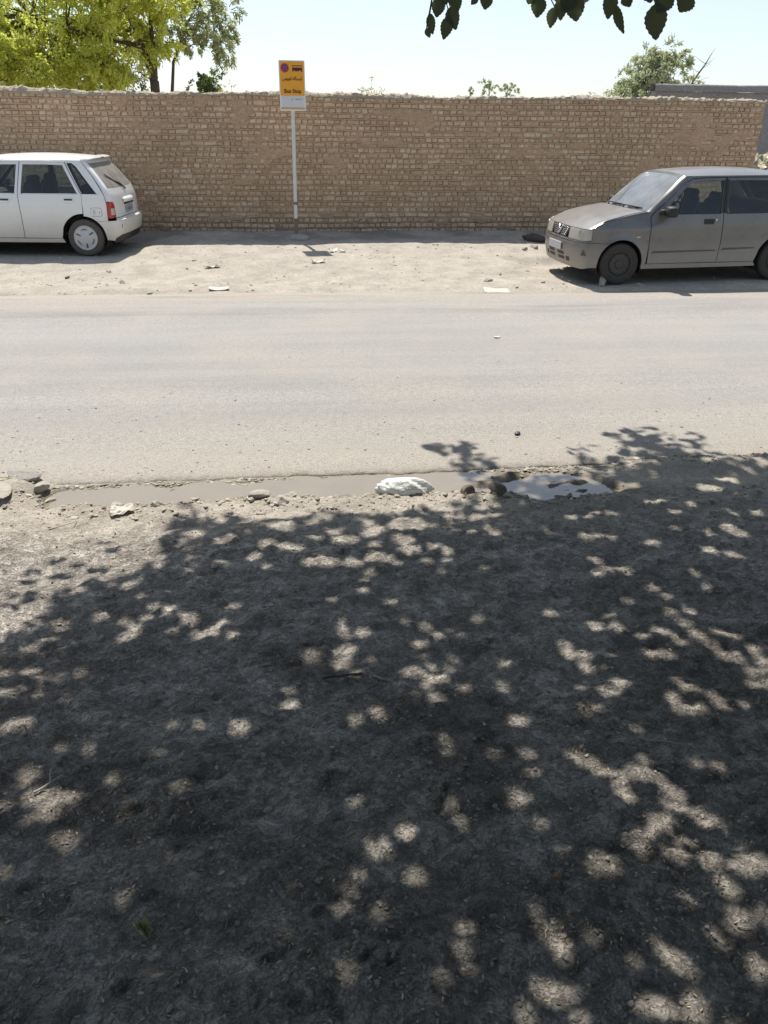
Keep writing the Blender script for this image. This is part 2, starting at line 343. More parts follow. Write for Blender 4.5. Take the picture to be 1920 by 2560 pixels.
# ------------------------------------------------------------------ puddle
M_wat, nt, b = newmat('muddy_water'); p = pos(nt)
c = mixc(nt, noise(nt, p, 4, 4), (.21, .172, .122), (.26, .215, .155))
nt.links.new(c, b.inputs['Base Color']); b.inputs['Roughness'].default_value = .05; b.inputs['IOR'].default_value = 1.85
nt.links.new(bump(nt, noise(nt, p, 9, 3), .0025), b.inputs['Normal'])
xs_ = np.linspace(-1.62, 2.05, 60); ys_ = np.linspace(3.92, 4.60, 12); A, B = np.meshgrid(xs_, ys_)
V = np.stack([A, B, np.full_like(A, -.020)], -1).reshape(-1, 3); ii = (np.arange(11)[:, None]*60+np.arange(59)[None, :]).ravel()
tag(obj('puddle_water', mesh_np('puddle_water', V, np.stack([ii, ii+1, ii+61, ii+60], 1), True), M_wat), kind='structure')

# ------------------------------------------------------------------ mud brick wall
WY, WZ0, NR, RP = 14.75, .225, 25, .0865
WX0, WX1 = -9.0, 8.42
def brickmat(name, use_obj):
    m, nt, b = newmat(name); p = pos(nt)
    t = nd(nt, 'ShaderNodeObjectInfo').outputs['Random'] if use_obj else nd(nt, 'ShaderNodeAttribute', attribute_name='tone').outputs['Fac']
    c = mixc(nt, ramp(nt, t, [(0, 0.0), (1, 1.0)]), (.50, .350, .225), (.68, .515, .360))
    c = mixc(nt, mth(nt, 'MULTIPLY', ramp(nt, t, [(.80, 0.0), (1, 1.0)]), .5), c, (.66, .54, .40))
    c = mixc(nt, 1.0, c, ramp(nt, noise(nt, p, 22, 6, .65), [(.3, .78), (.7, 1.16)]), 'MULTIPLY')
    c = mixc(nt, ramp(nt, noise(nt, p, 1.3, 5, .6), [(.45, 0.0), (.75, .55)]), c, (.38, .27, .175))
    nt.links.new(c, b.inputs['Base Color']); b.inputs['Roughness'].default_value = .95; b.inputs['Specular IOR Level'].default_value = .1
    nt.links.new(bump(nt, noise(nt, p, 45, 6, .7), .012), b.inputs['Normal']); return m
M_brickA, M_brickB = brickmat('adobe_brick', False), brickmat('adobe_brick_single', True)
M_mort, nt, b = newmat('mud_mortar'); p = pos(nt)
c = mixc(nt, noise(nt, p, 2.2, 5, .6), (.44, .295, .185), (.575, .405, .270))
c = mixc(nt, 1.0, c, ramp(nt, noise(nt, p, 30, 6, .65), [(.3, .75), (.7, 1.18)]), 'MULTIPLY')
sepz = nd(nt, 'ShaderNodeSeparateXYZ', {0: p}).outputs[2]
dn = nd(nt, 'ShaderNodeMapRange', {'Value': mth(nt, 'ADD', sepz, mth(nt, 'MULTIPLY', noise(nt, p, 1.7, 4), .25)), 'From Min': .45, 'From Max': .72, 'To Min': .65, 'To Max': 0.0}).outputs[0]
c = mixc(nt, dn, c, (.215, .175, .142))
nt.links.new(c, b.inputs['Base Color']); b.inputs['Roughness'].default_value = .96; b.inputs['Specular IOR Level'].default_value = .1
nt.links.new(bump(nt, noise(nt, p, 35, 6, .7), .018), b.inputs['Normal'])
M_cap = simple('straw_mud_cap', (.40, .335, .25), .95, var=.35, scale=18, bmp=.03, spec=.1)

def wav(x, r): return .020*(fbm(np.asarray(x)*.35, np.asarray(r)*.12+2, 2, 41)-.5)*2+.006*(fbm(np.asarray(x)*2.2, np.asarray(r)*.9, 2, 42)-.5)*2
def smear(x, z):
    s_ = sstep(.635, .70, fbm(np.asarray(x)*2.6+3, np.asarray(z)*6.5, 4, 43))*.95
    for (cx, cz, sx, sz, a) in ((-2.35, 1.95, .42, .08, 1.2), (-2.75, .62, .28, .16, .9), (.55, .55, .3, .08, .9), (1.4, .98, .2, .06, 1), (6.9, 1.1, .7, .16, 1.1), (7.0, 1.9, .13, .6, .8), (4.3, 1.35, .25, .07, .9), (-.2, .62, .22, .07, .8)):
        s_ = np.maximum(s_, a*np.exp(-((x-cx)/sx)**2-((z-cz)/sz)**2)*sstep(.2, .5, fbm(np.asarray(x)*5, np.asarray(z)*6, 3, 44)))
    return np.clip(s_, 0, 1)
wall = empty('mud_brick_wall', (0, WY, .25)); tag(wall, 'long sun-dried brick garden wall with a rough mud cap along the verge', 'wall')
OW = np.array([0, WY, .25])
wx = np.arange(WX0, WX1, .024); wx[-1] = WX1-.02
zl = [(-.35, 'b', -1), (-.06, 'b', -1)]
for r in range(NR):
    z0 = WZ0+r*RP-.25
    zl += [(z0-.0005, 'b', r), (z0+.009, 'b', r), (z0+.020, 'b', r), (z0+.026, 'k', r), (z0+.055, 'k', r), (z0+.083, 'k', r)]
zl += [(WZ0+NR*RP-.25, 'b', NR), (WZ0+NR*RP-.23, 'b', NR)]
ZZ = np.array([a for a, _, _ in zl]); KK = np.array([k == 'k' for _, k, _ in zl]); RR = np.array([r for _, _, r in zl], float)
WXg, WZg = np.meshgrid(wx, ZZ); RRg = np.broadcast_to(RR[:, None], WXg.shape); Kg = np.broadcast_to(KK[:, None], WXg.shape)
WZg = WZg+wav(WXg, RRg)*sstep(-.1, .15, WZg)
sm = smear(WXg, WZg+.25)
dep = np.where(Kg, .024, .007+.012*(fbm(WXg*9, WZg*30, 3, 45)-.4))
dep = dep*(1-sm)+(-.012+.014*(fbm(WXg*6, WZg*8, 3, 46)-.2))*sm
V = np.stack([WXg, dep, WZg], -1).reshape(-1, 3); nx = len(wx); ny = len(ZZ)
ii = (np.arange(ny-1)[:, None]*nx+np.arange(nx-1)[None, :]).ravel()
obj('mortar', mesh_np('mortar', V, np.stack([ii, ii+1, ii+1+nx, ii+nx], 1), False), M_mort, wall)
core = MB(); topz = WZ0+NR*RP-.25
core.box(((WX0+WX1)/2, .215, (topz-.35)/2-.01), (WX1-WX0-.05, .33, topz+.34)); core.build('core', M_mort, wall)
# bricks
def brick_variant(w, h, rng, d=.07):
    j = lambda s_: rng.uniform(-s_, s_)
    b_ = .010; x, z = w/2, h/2
    fr = [(-x+b_+j(.006), j(.003), -z+b_*.8+j(.005)), (x-b_+j(.006), j(.003), -z+b_*.8+j(.005)), (x-b_+j(.006), j(.003), z-b_*.8+j(.005)), (-x+b_+j(.006), j(.003), z-b_*.8+j(.005))]
    md = [(-x+j(.004), .012, -z+j(.004)), (x+j(.004), .012, -z+j(.004)), (x+j(.004), .012, z+j(.004)), (-x+j(.004), .012, z+j(.004))]
    bk = [(a, d, c_) for a, _, c_ in md]
    Fq = [(0, 1, 2, 3)]
    for k in range(4):
        k2 = (k+1) % 4; Fq += [(4+k, 4+k2, k2, k), (8+k, 8+k2, 4+k2, 4+k)]
    return np.array(fr+md+bk), np.array(Fq)
brng = np.random.default_rng(5)
HV = [brick_variant(.098, .061, brng) for _ in range(12)]; SV = [brick_variant(.203, .061, brng) for _ in range(6)]; QV = [brick_variant(.072, .061, brng) for _ in range(4)]
bricks = []
for r in range(NR):
    x = WX0+.02+brng.uniform(0, .1)
    while x < WX1-.05:
        cxp = x
        st_row = (r == 3 and brng.random() < .85) or (r == 18 and cxp > 1.6 and cxp < 5.2 and brng.random() < .8) or (r == 16 and -3.2 < cxp < -1.4 and brng.random() < .7) or brng.random() < .055
        if st_row: w = .203; kind = 1
        elif brng.random() < .05: w = .072; kind = 2
        else: w = .098; kind = 0
        sc_ = brng.uniform(.93, 1.07); w2 = w*sc_
        if x+w2 > WX1-.005: break
        bricks.append([x+w2/2, brng.uniform(-.006, .008), WZ0-.25+r*RP+.053+float(wav(x+w2/2, r))+brng.uniform(-.003, .003), kind, sc_, brng.uniform(.92, 1.08), brng.normal()*.022, brng.integers(0, 99), r])
        x += w2+brng.uniform(.006, .017)
BA = np.array([b_[:8] for b_ in bricks], float)
hid = smear(BA[:, 0], BA[:, 2]+.25)
for i in range(len(bricks)):                                  # one upright course of bricks near the right end
    pass
area = np.where(BA[:, 3] == 1, 2.0, np.where(BA[:, 3] == 2, .7, 1.0))
dist2 = (BA[:, 0])**2+(WY)**2
vis = (hid < .35) & (BA[:, 2]+.25 > .35)
inC = ((BA[:, 0] < -3.0) & (BA[:, 2] < 1.25)) | ((BA[:, 0] > 4.0) & (BA[:, 2] < 1.2)) | (BA[:, 0] < -4.4) | (np.abs(BA[:, 0]-.06) < .06)
score = area/dist2*(vis & ~inC); order = np.argsort(-score); single = set(order[:300].tolist())
meshes = {}
def shared(kind, v):
    L = (HV, SV, QV)[kind]; k = (kind, v % len(L))
    if k not in meshes: meshes[k] = mesh_np('brick', L[k[1]][0], L[k[1]][1], False); meshes[k].materials.append(M_brickB)
    return meshes[k]
rest_v, rest_f, rest_t, nn = [], [], [], 0
for i, (bx_, by_, bz_, kd, sx, sz, rt_, vv, r) in enumerate(bricks):
    if i in single:
        o = obj('brick', shared(int(kd), int(vv)), None, wall, (bx_, by_, bz_), (0, rt_, 0)); o.scale = (sx, 1, sz)
    else:
        L = (HV, SV, QV)[int(kd)]; Vb, Fb = L[int(vv) % len(L)]; Vb = Vb*np.array([sx, 1, sz]); c_, s_ = math.cos(rt_), math.sin(rt_)
        Vb = np.stack([Vb[:, 0]*c_+Vb[:, 2]*s_, Vb[:, 1], -Vb[:, 0]*s_+Vb[:, 2]*c_], 1)+np.array([bx_, by_, bz_])
        rest_v.append(Vb); rest_f.append(Fb+nn); nn += len(Vb); rest_t.append(np.full(len(Vb), brng.random()))
me = mesh_np('brickwork', np.vstack(rest_v), np.vstack(rest_f), False); attr(me, 'tone', np.concatenate(rest_t))
tag(obj('brickwork', me, M_brickA, wall), kind='stuff')
# mud cap
cx = np.arange(WX0-.02, WX1+.01, .02); prof = [(-.002, -.035), (-.016, -.022), (-.014, -.004), (.01, .018), (.07, .032), (.18, .036), (.30, .03), (.37, .005), (.39, -.06)]
CX_, PI_ = np.meshgrid(cx, np.arange(len(prof))); P0 = np.array(prof); py_ = P0[PI_, 0]; pz_ = P0[PI_, 1]
lump = fbm(CX_*7, PI_*1.3, 4, 51)-.5; lumps2 = fbm(CX_*1.6, PI_*.2, 3, 52)-.5; ragged = np.maximum(fbm(CX_*22, PI_*2.0, 2, 54)-.5, 0)
pz_ = pz_+topz+.012+wav(CX_, NR)+(.06*lump+.07*lumps2+.06*ragged)*np.clip((pz_+.075)/.08, .25, 1.2); py_ = py_+.03*(fbm(CX_*9, PI_*1.7, 3, 53)-.5)
V = np.stack([CX_, py_, pz_], -1).reshape(-1, 3); nx = len(cx); ii = (np.arange(len(prof)-1)[:, None]*nx+np.arange(nx-1)[None, :]).ravel()
obj('mud_cap', mesh_np('mud_cap', V, np.stack([ii, ii+1, ii+1+nx, ii+nx], 1), False), M_cap, wall)

# ------------------------------------------------------------------ rendered building behind the right end
M_plas, nt, b = newmat('cement_render'); p = pos(nt)
c = mixc(nt, noise(nt, p, 1.2, 5), (.20, .19, .18), (.28, .268, .255)); c = mixc(nt, 1.0, c, ramp(nt, noise(nt, p, 25, 5), [(.3, .85), (.7, 1.1)]), 'MULTIPLY')
nt.links.new(c, b.inputs['Base Color']); b.inputs['Roughness'].default_value = .95; nt.links.new(bump(nt, noise(nt, p, 30, 6), .02), b.inputs['Normal'])
bld = empty('rendered_wall', (13, 18, .3)); tag(bld, 'grey cement-rendered wall standing behind the right end of the brick wall', 'wall')
m_ = MB(); bx0, bx1 = -5.28, 7.0
m_.box(((bx0+bx1)/2, .10, 1.18), (bx1-bx0, .24, 2.36)); m_.build('masonry', M_plas, bld)
px_ = np.arange(bx0-.03, bx1+.03, .06); m_ = MB()
prof2 = [(-.05, 2.36), (-.06, 2.42), (-.05, 2.475), (-.02, 2.50), (.15, 2.505), (.24, 2.49), (.25, 2.37)]
A, Bq = np.meshgrid(px_, np.arange(len(prof2))); Pq = np.array(prof2)
V = np.stack([A, Pq[Bq, 0]+.01*(fbm(A*6, Bq*1., 3, 61)-.5), Pq[Bq, 1]+.022*(fbm(A*5, Bq*.8, 3, 62)-.5)], -1).reshape(-1, 3); nx = len(px_); ii = (np.arange(len(prof2)-1)[:, None]*nx+np.arange(nx-1)[None, :]).ravel()
obj('coping', mesh_np('coping', V, np.stack([ii, ii+1, ii+1+nx, ii+nx], 1), True), M_plas, bld)
# ------------------------------------------------------------------ bus stop sign
M_white = simple('white_enamel', (.78, .76, .71), .45, var=.06, scale=12)
M_pole = simple('white_painted_steel', (.66, .64, .60), .5, var=.12, scale=14)
M_rust = simple('muddy_rusty_steel', (.22, .15, .10), .85, var=.3, scale=25)
M_orange = simple('orange_sheeting', (.80, .36, .035), .5, var=.05, scale=6)
M_brown = simple('dark_brown_print', (.055, .022, .012), .6)
M_blue = simple('blue_print', (.06, .07, .26), .5); M_red = simple('red_print', (.50, .045, .04), .5)
M_greyp = simple('grey_print', (.16, .16, .17), .6); M_info = simple('pale_grey_panel', (.62, .62, .62), .5, var=.05)
M_conc = simple('pale_cement', (.34, .32, .29), .95, var=.2, scale=14, bmp=.02, spec=.1)
SY = 14.12
sign = empty('bus_stop_sign', (.05, SY, .24)); tag(sign, 'orange and white bus stop sign on a white pole in front of the brick wall', 'sign')
MB().tube([(0.0, 0, .30), (.022, 0, 2.35)], .030, 16).build('pole', M_pole, sign, True, sharp=40)
MB().tube([(-.004, 0, -.2), (0, 0, .301)], .031, 16).build('pole_base', M_rust, sign, True, sharp=40)
MB().tube([(-.002, 0, .52), (0.002, 0, .56)], .034, 16).build('clamp', M_rust, sign, True, sharp=40)
def rrect(w, h, r, n=6):
    pts = []
    for cx_, cy_, a0 in ((w/2-r, h/2-r, 0), (-w/2+r, h/2-r, 90), (-w/2+r, -h/2+r, 180), (w/2-r, -h/2+r, 270)):
        for k in range(n+1): a = R(a0+90*k/n); pts.append((cx_+r*math.cos(a), cy_+r*math.sin(a)))
    return pts
def slab(pts, y0, y1):
    """outline (x,z) extruded from y0 (front) to y1 (back)"""
    n = len(pts); V = [(x, y0, z) for x, z in pts]+[(x, y1, z) for x, z in pts]
    me = bpy.data.meshes.new('slab'); me.from_pydata(V, [], [list(range(n)), list(range(2*n-1, n-1, -1))]+[[i, n+i, n+(i+1) % n, (i+1) % n] for i in range(n)]); me.update()
    return me
def shift(pts, dx, dz): return [(x+dx, z+dz) for x, z in pts]
board = obj('board', slab(rrect(.405, .70, .018), -.012, .010), M_white, sign, (.022, -.045, 2.27)); 
obj('orange_field', slab(rrect(.375, .475, .006), -.0145, -.0115), M_orange, board, (0, 0, .098))
obj('info_panel', slab(rrect(.355, .150, .004), -.0146, -.0115), M_info, board, (.006, 0, -.222))
obj('orange_field', slab(rrect(.375, .028, .004), -.0143, -.0115), simple('faded_orange', (.55, .36, .17), .6), board, (0, 0, -.315))
circ = lambda r, n=40: [(r*math.cos(2*PI*k/n), r*math.sin(2*PI*k/n)) for k in range(n)]
ns = obj('no_stopping_roundel', slab(circ(.064), -.0165, -.0140), M_red, board, (-.108, 0, .245))
obj('disc', slab(circ(.051), -.0180, -.0160), M_blue, ns)
for a in (45, -45):
    q = [(.052, .0075), (-.052, .0075), (-.052, -.0075), (.052, -.0075)]; ca, sa = math.cos(R(a)), math.sin(R(a))
    obj('cross_bar', slab([(x*ca-z*sa, x*sa+z*ca) for x, z in q][::-1], -.0194-(a > 0)*.0006, -.0175), M_red, ns)
bus = MB()
bi = obj('bus_symbol', slab(rrect(.155, .034, .004), -.0165, -.0140), M_brown, board, (.085, 0, .232))
obj('bus_roof', slab(rrect(.155, .008, .002), -.0165, -.0140), M_brown, bi, (0, 0, .046))
for k in range(6): obj('window_post', slab(rrect(.006, .034, .001), -.0166, -.0141), M_brown, bi, (-.0745+k*.0298, 0, .028))
obj('bus_skirt', slab(rrect(.072, .016, .002), -.0166, -.0141), M_brown, bi, (-.005, 0, -.022))
obj('bus_skirt', slab(rrect(.020, .022, .002), -.0166, -.0141), M_brown, bi, (-.067, 0, -.024)); obj('bus_skirt', slab(rrect(.020, .022, .002), -.0166, -.0141), M_brown, bi, (.067, 0, -.024))
def text(name, s, width, loc, m, parent, bold=0.0, hs=1.0):
    c = bpy.data.curves.new(name, 'FONT'); c.body = s; c.extrude = .002; c.offset = bold; c.resolution_u = 3
    o = bpy.data.objects.new(name, c); COL.objects.link(o); bpy.context.view_layer.update()
    dg = bpy.context.evaluated_depsgraph_get(); me = bpy.data.meshes.new_from_object(o.evaluated_get(dg)); bpy.data.objects.remove(o)
    co = np.array([v.co[:] for v in me.vertices]); mn, mx = co.min(0), co.max(0); k = width/(mx[0]-mn[0])
    co = np.stack([(co[:, 0]-(mn[0]+mx[0])/2)*k, -co[:, 2]*.4, (co[:, 1]-(mn[1]+mx[1])/2)*k*hs], 1)
    me.vertices.foreach_set('co', co.astype(np.float32).ravel()); me.update(); me.materials.clear()
    return obj(name, me, m, parent, loc)
text('lettering', '\uFEB1\uFEEE\uFE91\uFEEE\uFE97\uFE8D \uFEE9\uFE8E\uFB95\uFE98\uFEB4\uFBFE\uFE8D', .300, (0, -.0155, .098), M_brown, board, .028, 1.25)
text('lettering', 'Bus Stop', .268, (.006, -.0155, -.080), M_brown, board, .030)
text('lettering', '\uFEE9\uFE8E\uFB95\uFE98\uFEB4\uFBFE\uFE8D \uFEAA\uFB90', .110, (.095, -.0156, -.185), M_greyp, board, .01)
obj('print_mark', slab(rrect(.016, .014, .003), -.0160, -.0140), M_greyp, board, (-.012, 0, -.183)); obj('print_mark', slab(rrect(.010, .020, .003), -.0160, -.0140), simple('faint_print', (.38, .38, .38), .6), board, (-.012, 0, -.212))
# cement footing
def blob(name, r, seed, m, parent=None, loc=(0, 0, 0), sub=3, amp=.25, fr=2.0, flat=None, rot=None):
    import bmesh
    bm = bmesh.new(); bmesh.ops.create_icosphere(bm, subdivisions=sub, radius=1.0)
    V = np.array([v.co[:] for v in bm.verts]); Fq = np.array([[v.index for v in f.verts] for f in bm.faces]); bm.free()
    d = fbm(V[:, 0]*fr+V[:, 2]*1.7+seed*3.1, V[:, 1]*fr-V[:, 2]*1.3+seed, 3, seed)-.5
    if flat is not None:                                     # chipped facets
        rr = np.random.default_rng(seed)
        for _ in range(flat):
            n_ = rr.normal(size=3); n_ /= np.linalg.norm(n_); h_ = rr.uniform(.45, .8); k_ = V @ n_; ex = np.maximum(k_-h_, 0); V = V-ex[:, None]*n_
    V = V*(1+2*amp*d)[:, None]*np.array(r)
    return obj(name, mesh_np(name, V, Fq, flat is None), m, parent, loc, rot)
blob('footing', (.20, .13, .075), 3, M_conc, sign, (.02, -.06, -.02), 3, .35)

# ------------------------------------------------------------------ cars
def paintmat(name, col, metal, rough, dcol, dust_top, dust_low, dust_all):
    m, nt, b = newmat(name); p = objc(nt); s = nd(nt, 'ShaderNodeSeparateXYZ', {0: p})
    g = nt.nodes.new('ShaderNodeNewGeometry'); nz = nd(nt, 'ShaderNodeSeparateXYZ', {0: g.outputs['Normal']}).outputs[2]
    n1 = noise(nt, p, 3.5, 5, .6); n2 = noise(nt, p, 22, 4, .65)
    lowz = nd(nt, 'ShaderNodeMapRange', {'Value': mth(nt, 'ADD', s.outputs[2], mth(nt, 'MULTIPLY', n1, -.22)), 'From Min': .05, 'From Max': .58, 'To Min': dust_low, 'To Max': 0.0}).outputs[0]
    topd = mth(nt, 'MULTIPLY', nd(nt, 'ShaderNodeMapRange', {'Value': nz, 'From Min': .25, 'From Max': .9, 'To Min': 0.0, 'To Max': dust_top}).outputs[0], ramp(nt, n1, [(.3, .7), (.7, 1.0)]))
    d = mth(nt, 'MAXIMUM', mth(nt, 'MAXIMUM', lowz, topd), mth(nt, 'MULTIPLY', ramp(nt, mth(nt, 'ADD', mth(nt, 'MULTIPLY', n1, .82), mth(nt, 'MULTIPLY', n2, .18)), [(.34, .5), (.66, 1.0)]), dust_all))
    nt.links.new(mixc(nt, d, col, dcol), b.inputs['Base Color'])
    nt.links.new(mth(nt, 'MULTIPLY', mth(nt, 'SUBTRACT', 1.0, d), metal), b.inputs['Metallic'])
    nt.links.new(mth(nt, 'ADD', mth(nt, 'MULTIPLY', d, .5), rough), b.inputs['Roughness'])
    nt.links.new(mth(nt, 'MULTIPLY', mth(nt, 'SUBTRACT', 1.0, d), .5), b.inputs['Coat Weight']); b.inputs['Coat Roughness'].default_value = .08
    return m
def glassmat(name, tint, dust, dcol, refl=1.0):
    m, nt, b = newmat(name); p = objc(nt)
    tr = nd(nt, 'ShaderNodeBsdfTransparent', {'Color': tint+(1,)}); gl = nd(nt, 'ShaderNodeBsdfGlossy', {'Color': (refl, refl, refl, 1), 'Roughness': .02})
    fr = nd(nt, 'ShaderNodeFresnel', {'IOR': 1.5}); mx = nd(nt, 'ShaderNodeMixShader', {0: fr.outputs[0], 1: tr.outputs[0], 2: gl.outputs[0]})
    df = nd(nt, 'ShaderNodeBsdfDiffuse', {'Color': dcol+(1,)})
    f = mth(nt, 'MULTIPLY', ramp(nt, noise(nt, p, 4, 5, .6), [(.3, .6), (.7, 1.1)]), dust, True)
    m2 = nd(nt, 'ShaderNodeMixShader', {0: f, 1: mx.outputs[0], 2: df.outputs[0]})
    nt.links.new(m2.outputs[0], nt.nodes['Material Output'].inputs[0]); return m
M_black = simple('black_rubber_trim', (.022, .022, .022), .6); M_dark = simple('dark_cabin_plastic', (.03, .03, .032), .8)
M_under = simple('underbody_black', (.018, .017, .016), .95); M_seat = simple('dark_seat_fabric', (.07, .068, .066), .95, var=.2, scale=30)
M_tyre = simple('dusty_tyre_rubber', (.105, .092, .080), .9, var=.22, scale=12, spec=.2)
M_tyre2 = simple('dark_tyre_rubber', (.060, .055, .050), .9, var=.25, scale=12, spec=.2)
M_hub = simple('silver_wheel_cover', (.50, .50, .49), .4, .2, var=.08, scale=10); M_steel = simple('dirty_steel_wheel', (.075, .068, .062), .75, .2, var=.2, scale=15)
M_lens_r = simple('red_lamp_lens', (.42, .030, .028), .22, coat=.5); M_lens_c = simple('clear_lamp_lens', (.50, .46, .38), .25, coat=.4, var=.12, scale=12)
M_chrome = simple('dull_chrome', (.50, .50, .50), .28, .9); M_head = simple('dusty_headlamp_lens', (.40, .375, .325), .35, var=.15, scale=8, coat=.5)
M_plate = simple('plate_blank', (.45, .45, .44), .6); M_silver = simple('bright_metal', (.75, .75, .74), .25, .8)

ZG = 1.36
_PZ = [.12, .2, .3, .5, .66, .715, .735, .80, .88, .92]; _PV = [.945, .962, .984, 1, 1.0, .996, 1.0, .988, .973, .966]
def Yw(x, z):
    x = np.asarray(x, float); z = np.asarray(z, float)
    plan = 1-.05*np.abs((x-1.15)/1.6)**3
    h = .8*np.interp(z, _PZ, _PV)*plan-np.maximum(z-.92, 0)*.36-np.maximum(z-1.15, 0)**2*.25
    h = h-sstep(.75, .25, x)*.42*np.maximum(z-.735, 0)*(z < .96)-sstep(.75, .25, x)*.42*.225*(z >= .96)
    for wx_ in (0.0, 2.345):
        r_ = np.hypot(x-wx_, z-.27); h = h+.012*np.exp(-((r_-.318)/.028)**2)
    return h
def cdt(poly, d):
    """poly [(u,v)] -> points, triangles with interior points about d apart"""
    b_ = []
    for i in range(len(poly)):
        a, c_ = np.array(poly[i]), np.array(poly[(i+1) % len(poly)]); n_ = max(1, int(np.ceil(np.linalg.norm(c_-a)/d)))
        for k in range(n_): b_.append(a+(c_-a)*k/n_)
    b_ = np.array(b_); n = len(b_)
    u0, v0 = b_.min(0); u1, v1 = b_.max(0); gu, gv = np.meshgrid(np.arange(u0+d*.5, u1, d), np.arange(v0+d*.5, v1, d*.9)); gu = gu+(np.arange(gu.shape[0]) % 2)[:, None]*d*.5
    P = np.stack([gu.ravel(), gv.ravel()], 1)
    keep = inpoly(P, b_); P = P[keep]
    if len(P):
        dm = np.min(np.linalg.norm(P[:, None]-b_[None], axis=2), axis=1); P = P[dm > d*.45]
    A = np.vstack([b_, P]) if len(P) else b_
    r = delaunay_2d_cdt([Vector(q) for q in A], [(i, (i+1) % n) for i in range(n)], [], 1, 1e-5)
    return np.array([v[:] for v in r[0]]), np.array([f for f in r[2] if len(f) == 3])
def inpoly(P, poly):
    x, y = P[:, 0], P[:, 1]; ins = np.zeros(len(P), bool); n = len(poly)
    for i in range(n):
        x1, y1 = poly[i]; x2, y2 = poly[(i+1) % n]
        if y1 == y2: continue
        c_ = ((y1 > y) != (y2 > y)) & (x < (x2-x1)*(y-y1)/(y2-y1)+x1); ins ^= c_
    return ins
class Shell(MB):
    ctr = np.array([1.2, 0, .62])
    def tri(s, V, F):
        V = np.asarray(V, float); F = np.asarray(F)
        n_ = np.cross(V[F[:, 1]]-V[F[:, 0]], V[F[:, 2]]-V[F[:, 0]]); c_ = V[F].mean(1)-s.ctr; c_[:, 0] *= .35
        if (n_*c_).sum() < 0: F = F[:, ::-1]
        s.add(V, F); return s
    def side(s, poly, sg, d=.05, off=0.0):
        A, F = cdt(poly, d); y = sg*(Yw(A[:, 0], A[:, 1])+off); return s.tri(np.stack([A[:, 0], y, A[:, 1]], 1), F)
    def strip(s, outer, inner, sg, n=6, off=0.0):
        def dens(L):
            o = []
            for i in range(len(L)-1):
                for k in range(n): o.append(np.array(L[i])+(np.array(L[i+1])-np.array(L[i]))*k/n)
            o.append(np.array(L[-1])); return np.array(o)
        O, I = dens(outer), dens(inner); m = len(O); A = np.vstack([O, I])
        F = []
        for i in range(m-1): F += [(i, i+1, m+i+1), (i, m+i+1, m+i)]
        return s.tri(np.stack([A[:, 0], sg*(Yw(A[:, 0], A[:, 1])+off), A[:, 1]], 1), np.array(F))
    def fas(s, poly, ring, d=.045, off=0.0):
        """poly in (t degrees, z) wrapped round a nose/tail ring"""
        A, F = cdt([(R(t)*.6, z) for t, z in poly], d); return s.tri(ring(A[:, 0]/.6, A[:, 1], off), F)
    def fstrip(s, outer, inner, ring, n=6, off=0.0):
        def dens(L):
            o = []
            for i in range(len(L)-1):
                for k in range(n): o.append(np.array(L[i], float)+(np.array(L[i+1], float)-np.array(L[i]))*k/n)
            o.append(np.array(L[-1], float)); return np.array(o)
        O, I = dens(outer), dens(inner); m = len(O); A = np.vstack([O, I]); F = []
        for i in range(m-1): F += [(i, i+1, m+i+1), (i, m+i+1, m+i)]
        return s.tri(ring(np.radians(A[:, 0]), A[:, 1], off), np.array(F))
    def grid(s, P):
        n_, m_ = P.shape[:2]; ii = (np.arange(n_-1)[:, None]*m_+np.arange(m_-1)[None, :]).ravel()
        F = np.concatenate([np.stack([ii, ii+1, ii+1+m_], 1), np.stack([ii, ii+1+m_, ii+m_], 1)]); return s.tri(P.reshape(-1, 3), F)
    def build(s, name, m, parent=None, skirt=.016, smooth=True, sharp=38):
        V = np.vstack(s.v); F = np.vstack(s.f[3])
        q = np.round(V, 4); _, idx, inv = np.unique(q, axis=0, return_index=True, return_inverse=True); V = V[idx]; F = inv.reshape(-1)[F]
        F = F[(F[:, 0] != F[:, 1]) & (F[:, 1] != F[:, 2]) & (F[:, 0] != F[:, 2])]
        if skirt > 0:
            fn = np.cross(V[F[:, 1]]-V[F[:, 0]], V[F[:, 2]]-V[F[:, 0]]); vn = np.zeros_like(V)
            for k in range(3): np.add.at(vn, F[:, k], fn)
            vn /= np.linalg.norm(vn, axis=1, keepdims=True)+1e-12
            E = np.concatenate([F[:, [0, 1]], F[:, [1, 2]], F[:, [2, 0]]]); key = np.sort(E, 1); _, i0, ct = np.unique(key, axis=0, return_index=True, return_counts=True)
            B = E[i0[ct == 1]]; n0 = len(V); V = np.vstack([V, V-vn*skirt])
            F = np.vstack([F, np.stack([B[:, 1], B[:, 0], B[:, 0]+n0], 1), np.stack([B[:, 1], B[:, 0]+n0, B[:, 1]+n0], 1)])
            used = np.zeros(len(V), bool); used[F.ravel()] = True; mp = np.cumsum(used)-1; V = V[used]; F = mp[F]
        me = mesh_np(name, V, F, smooth); me.set_sharp_from_angle(angle=R(sharp)); return obj(name, me, m, parent)
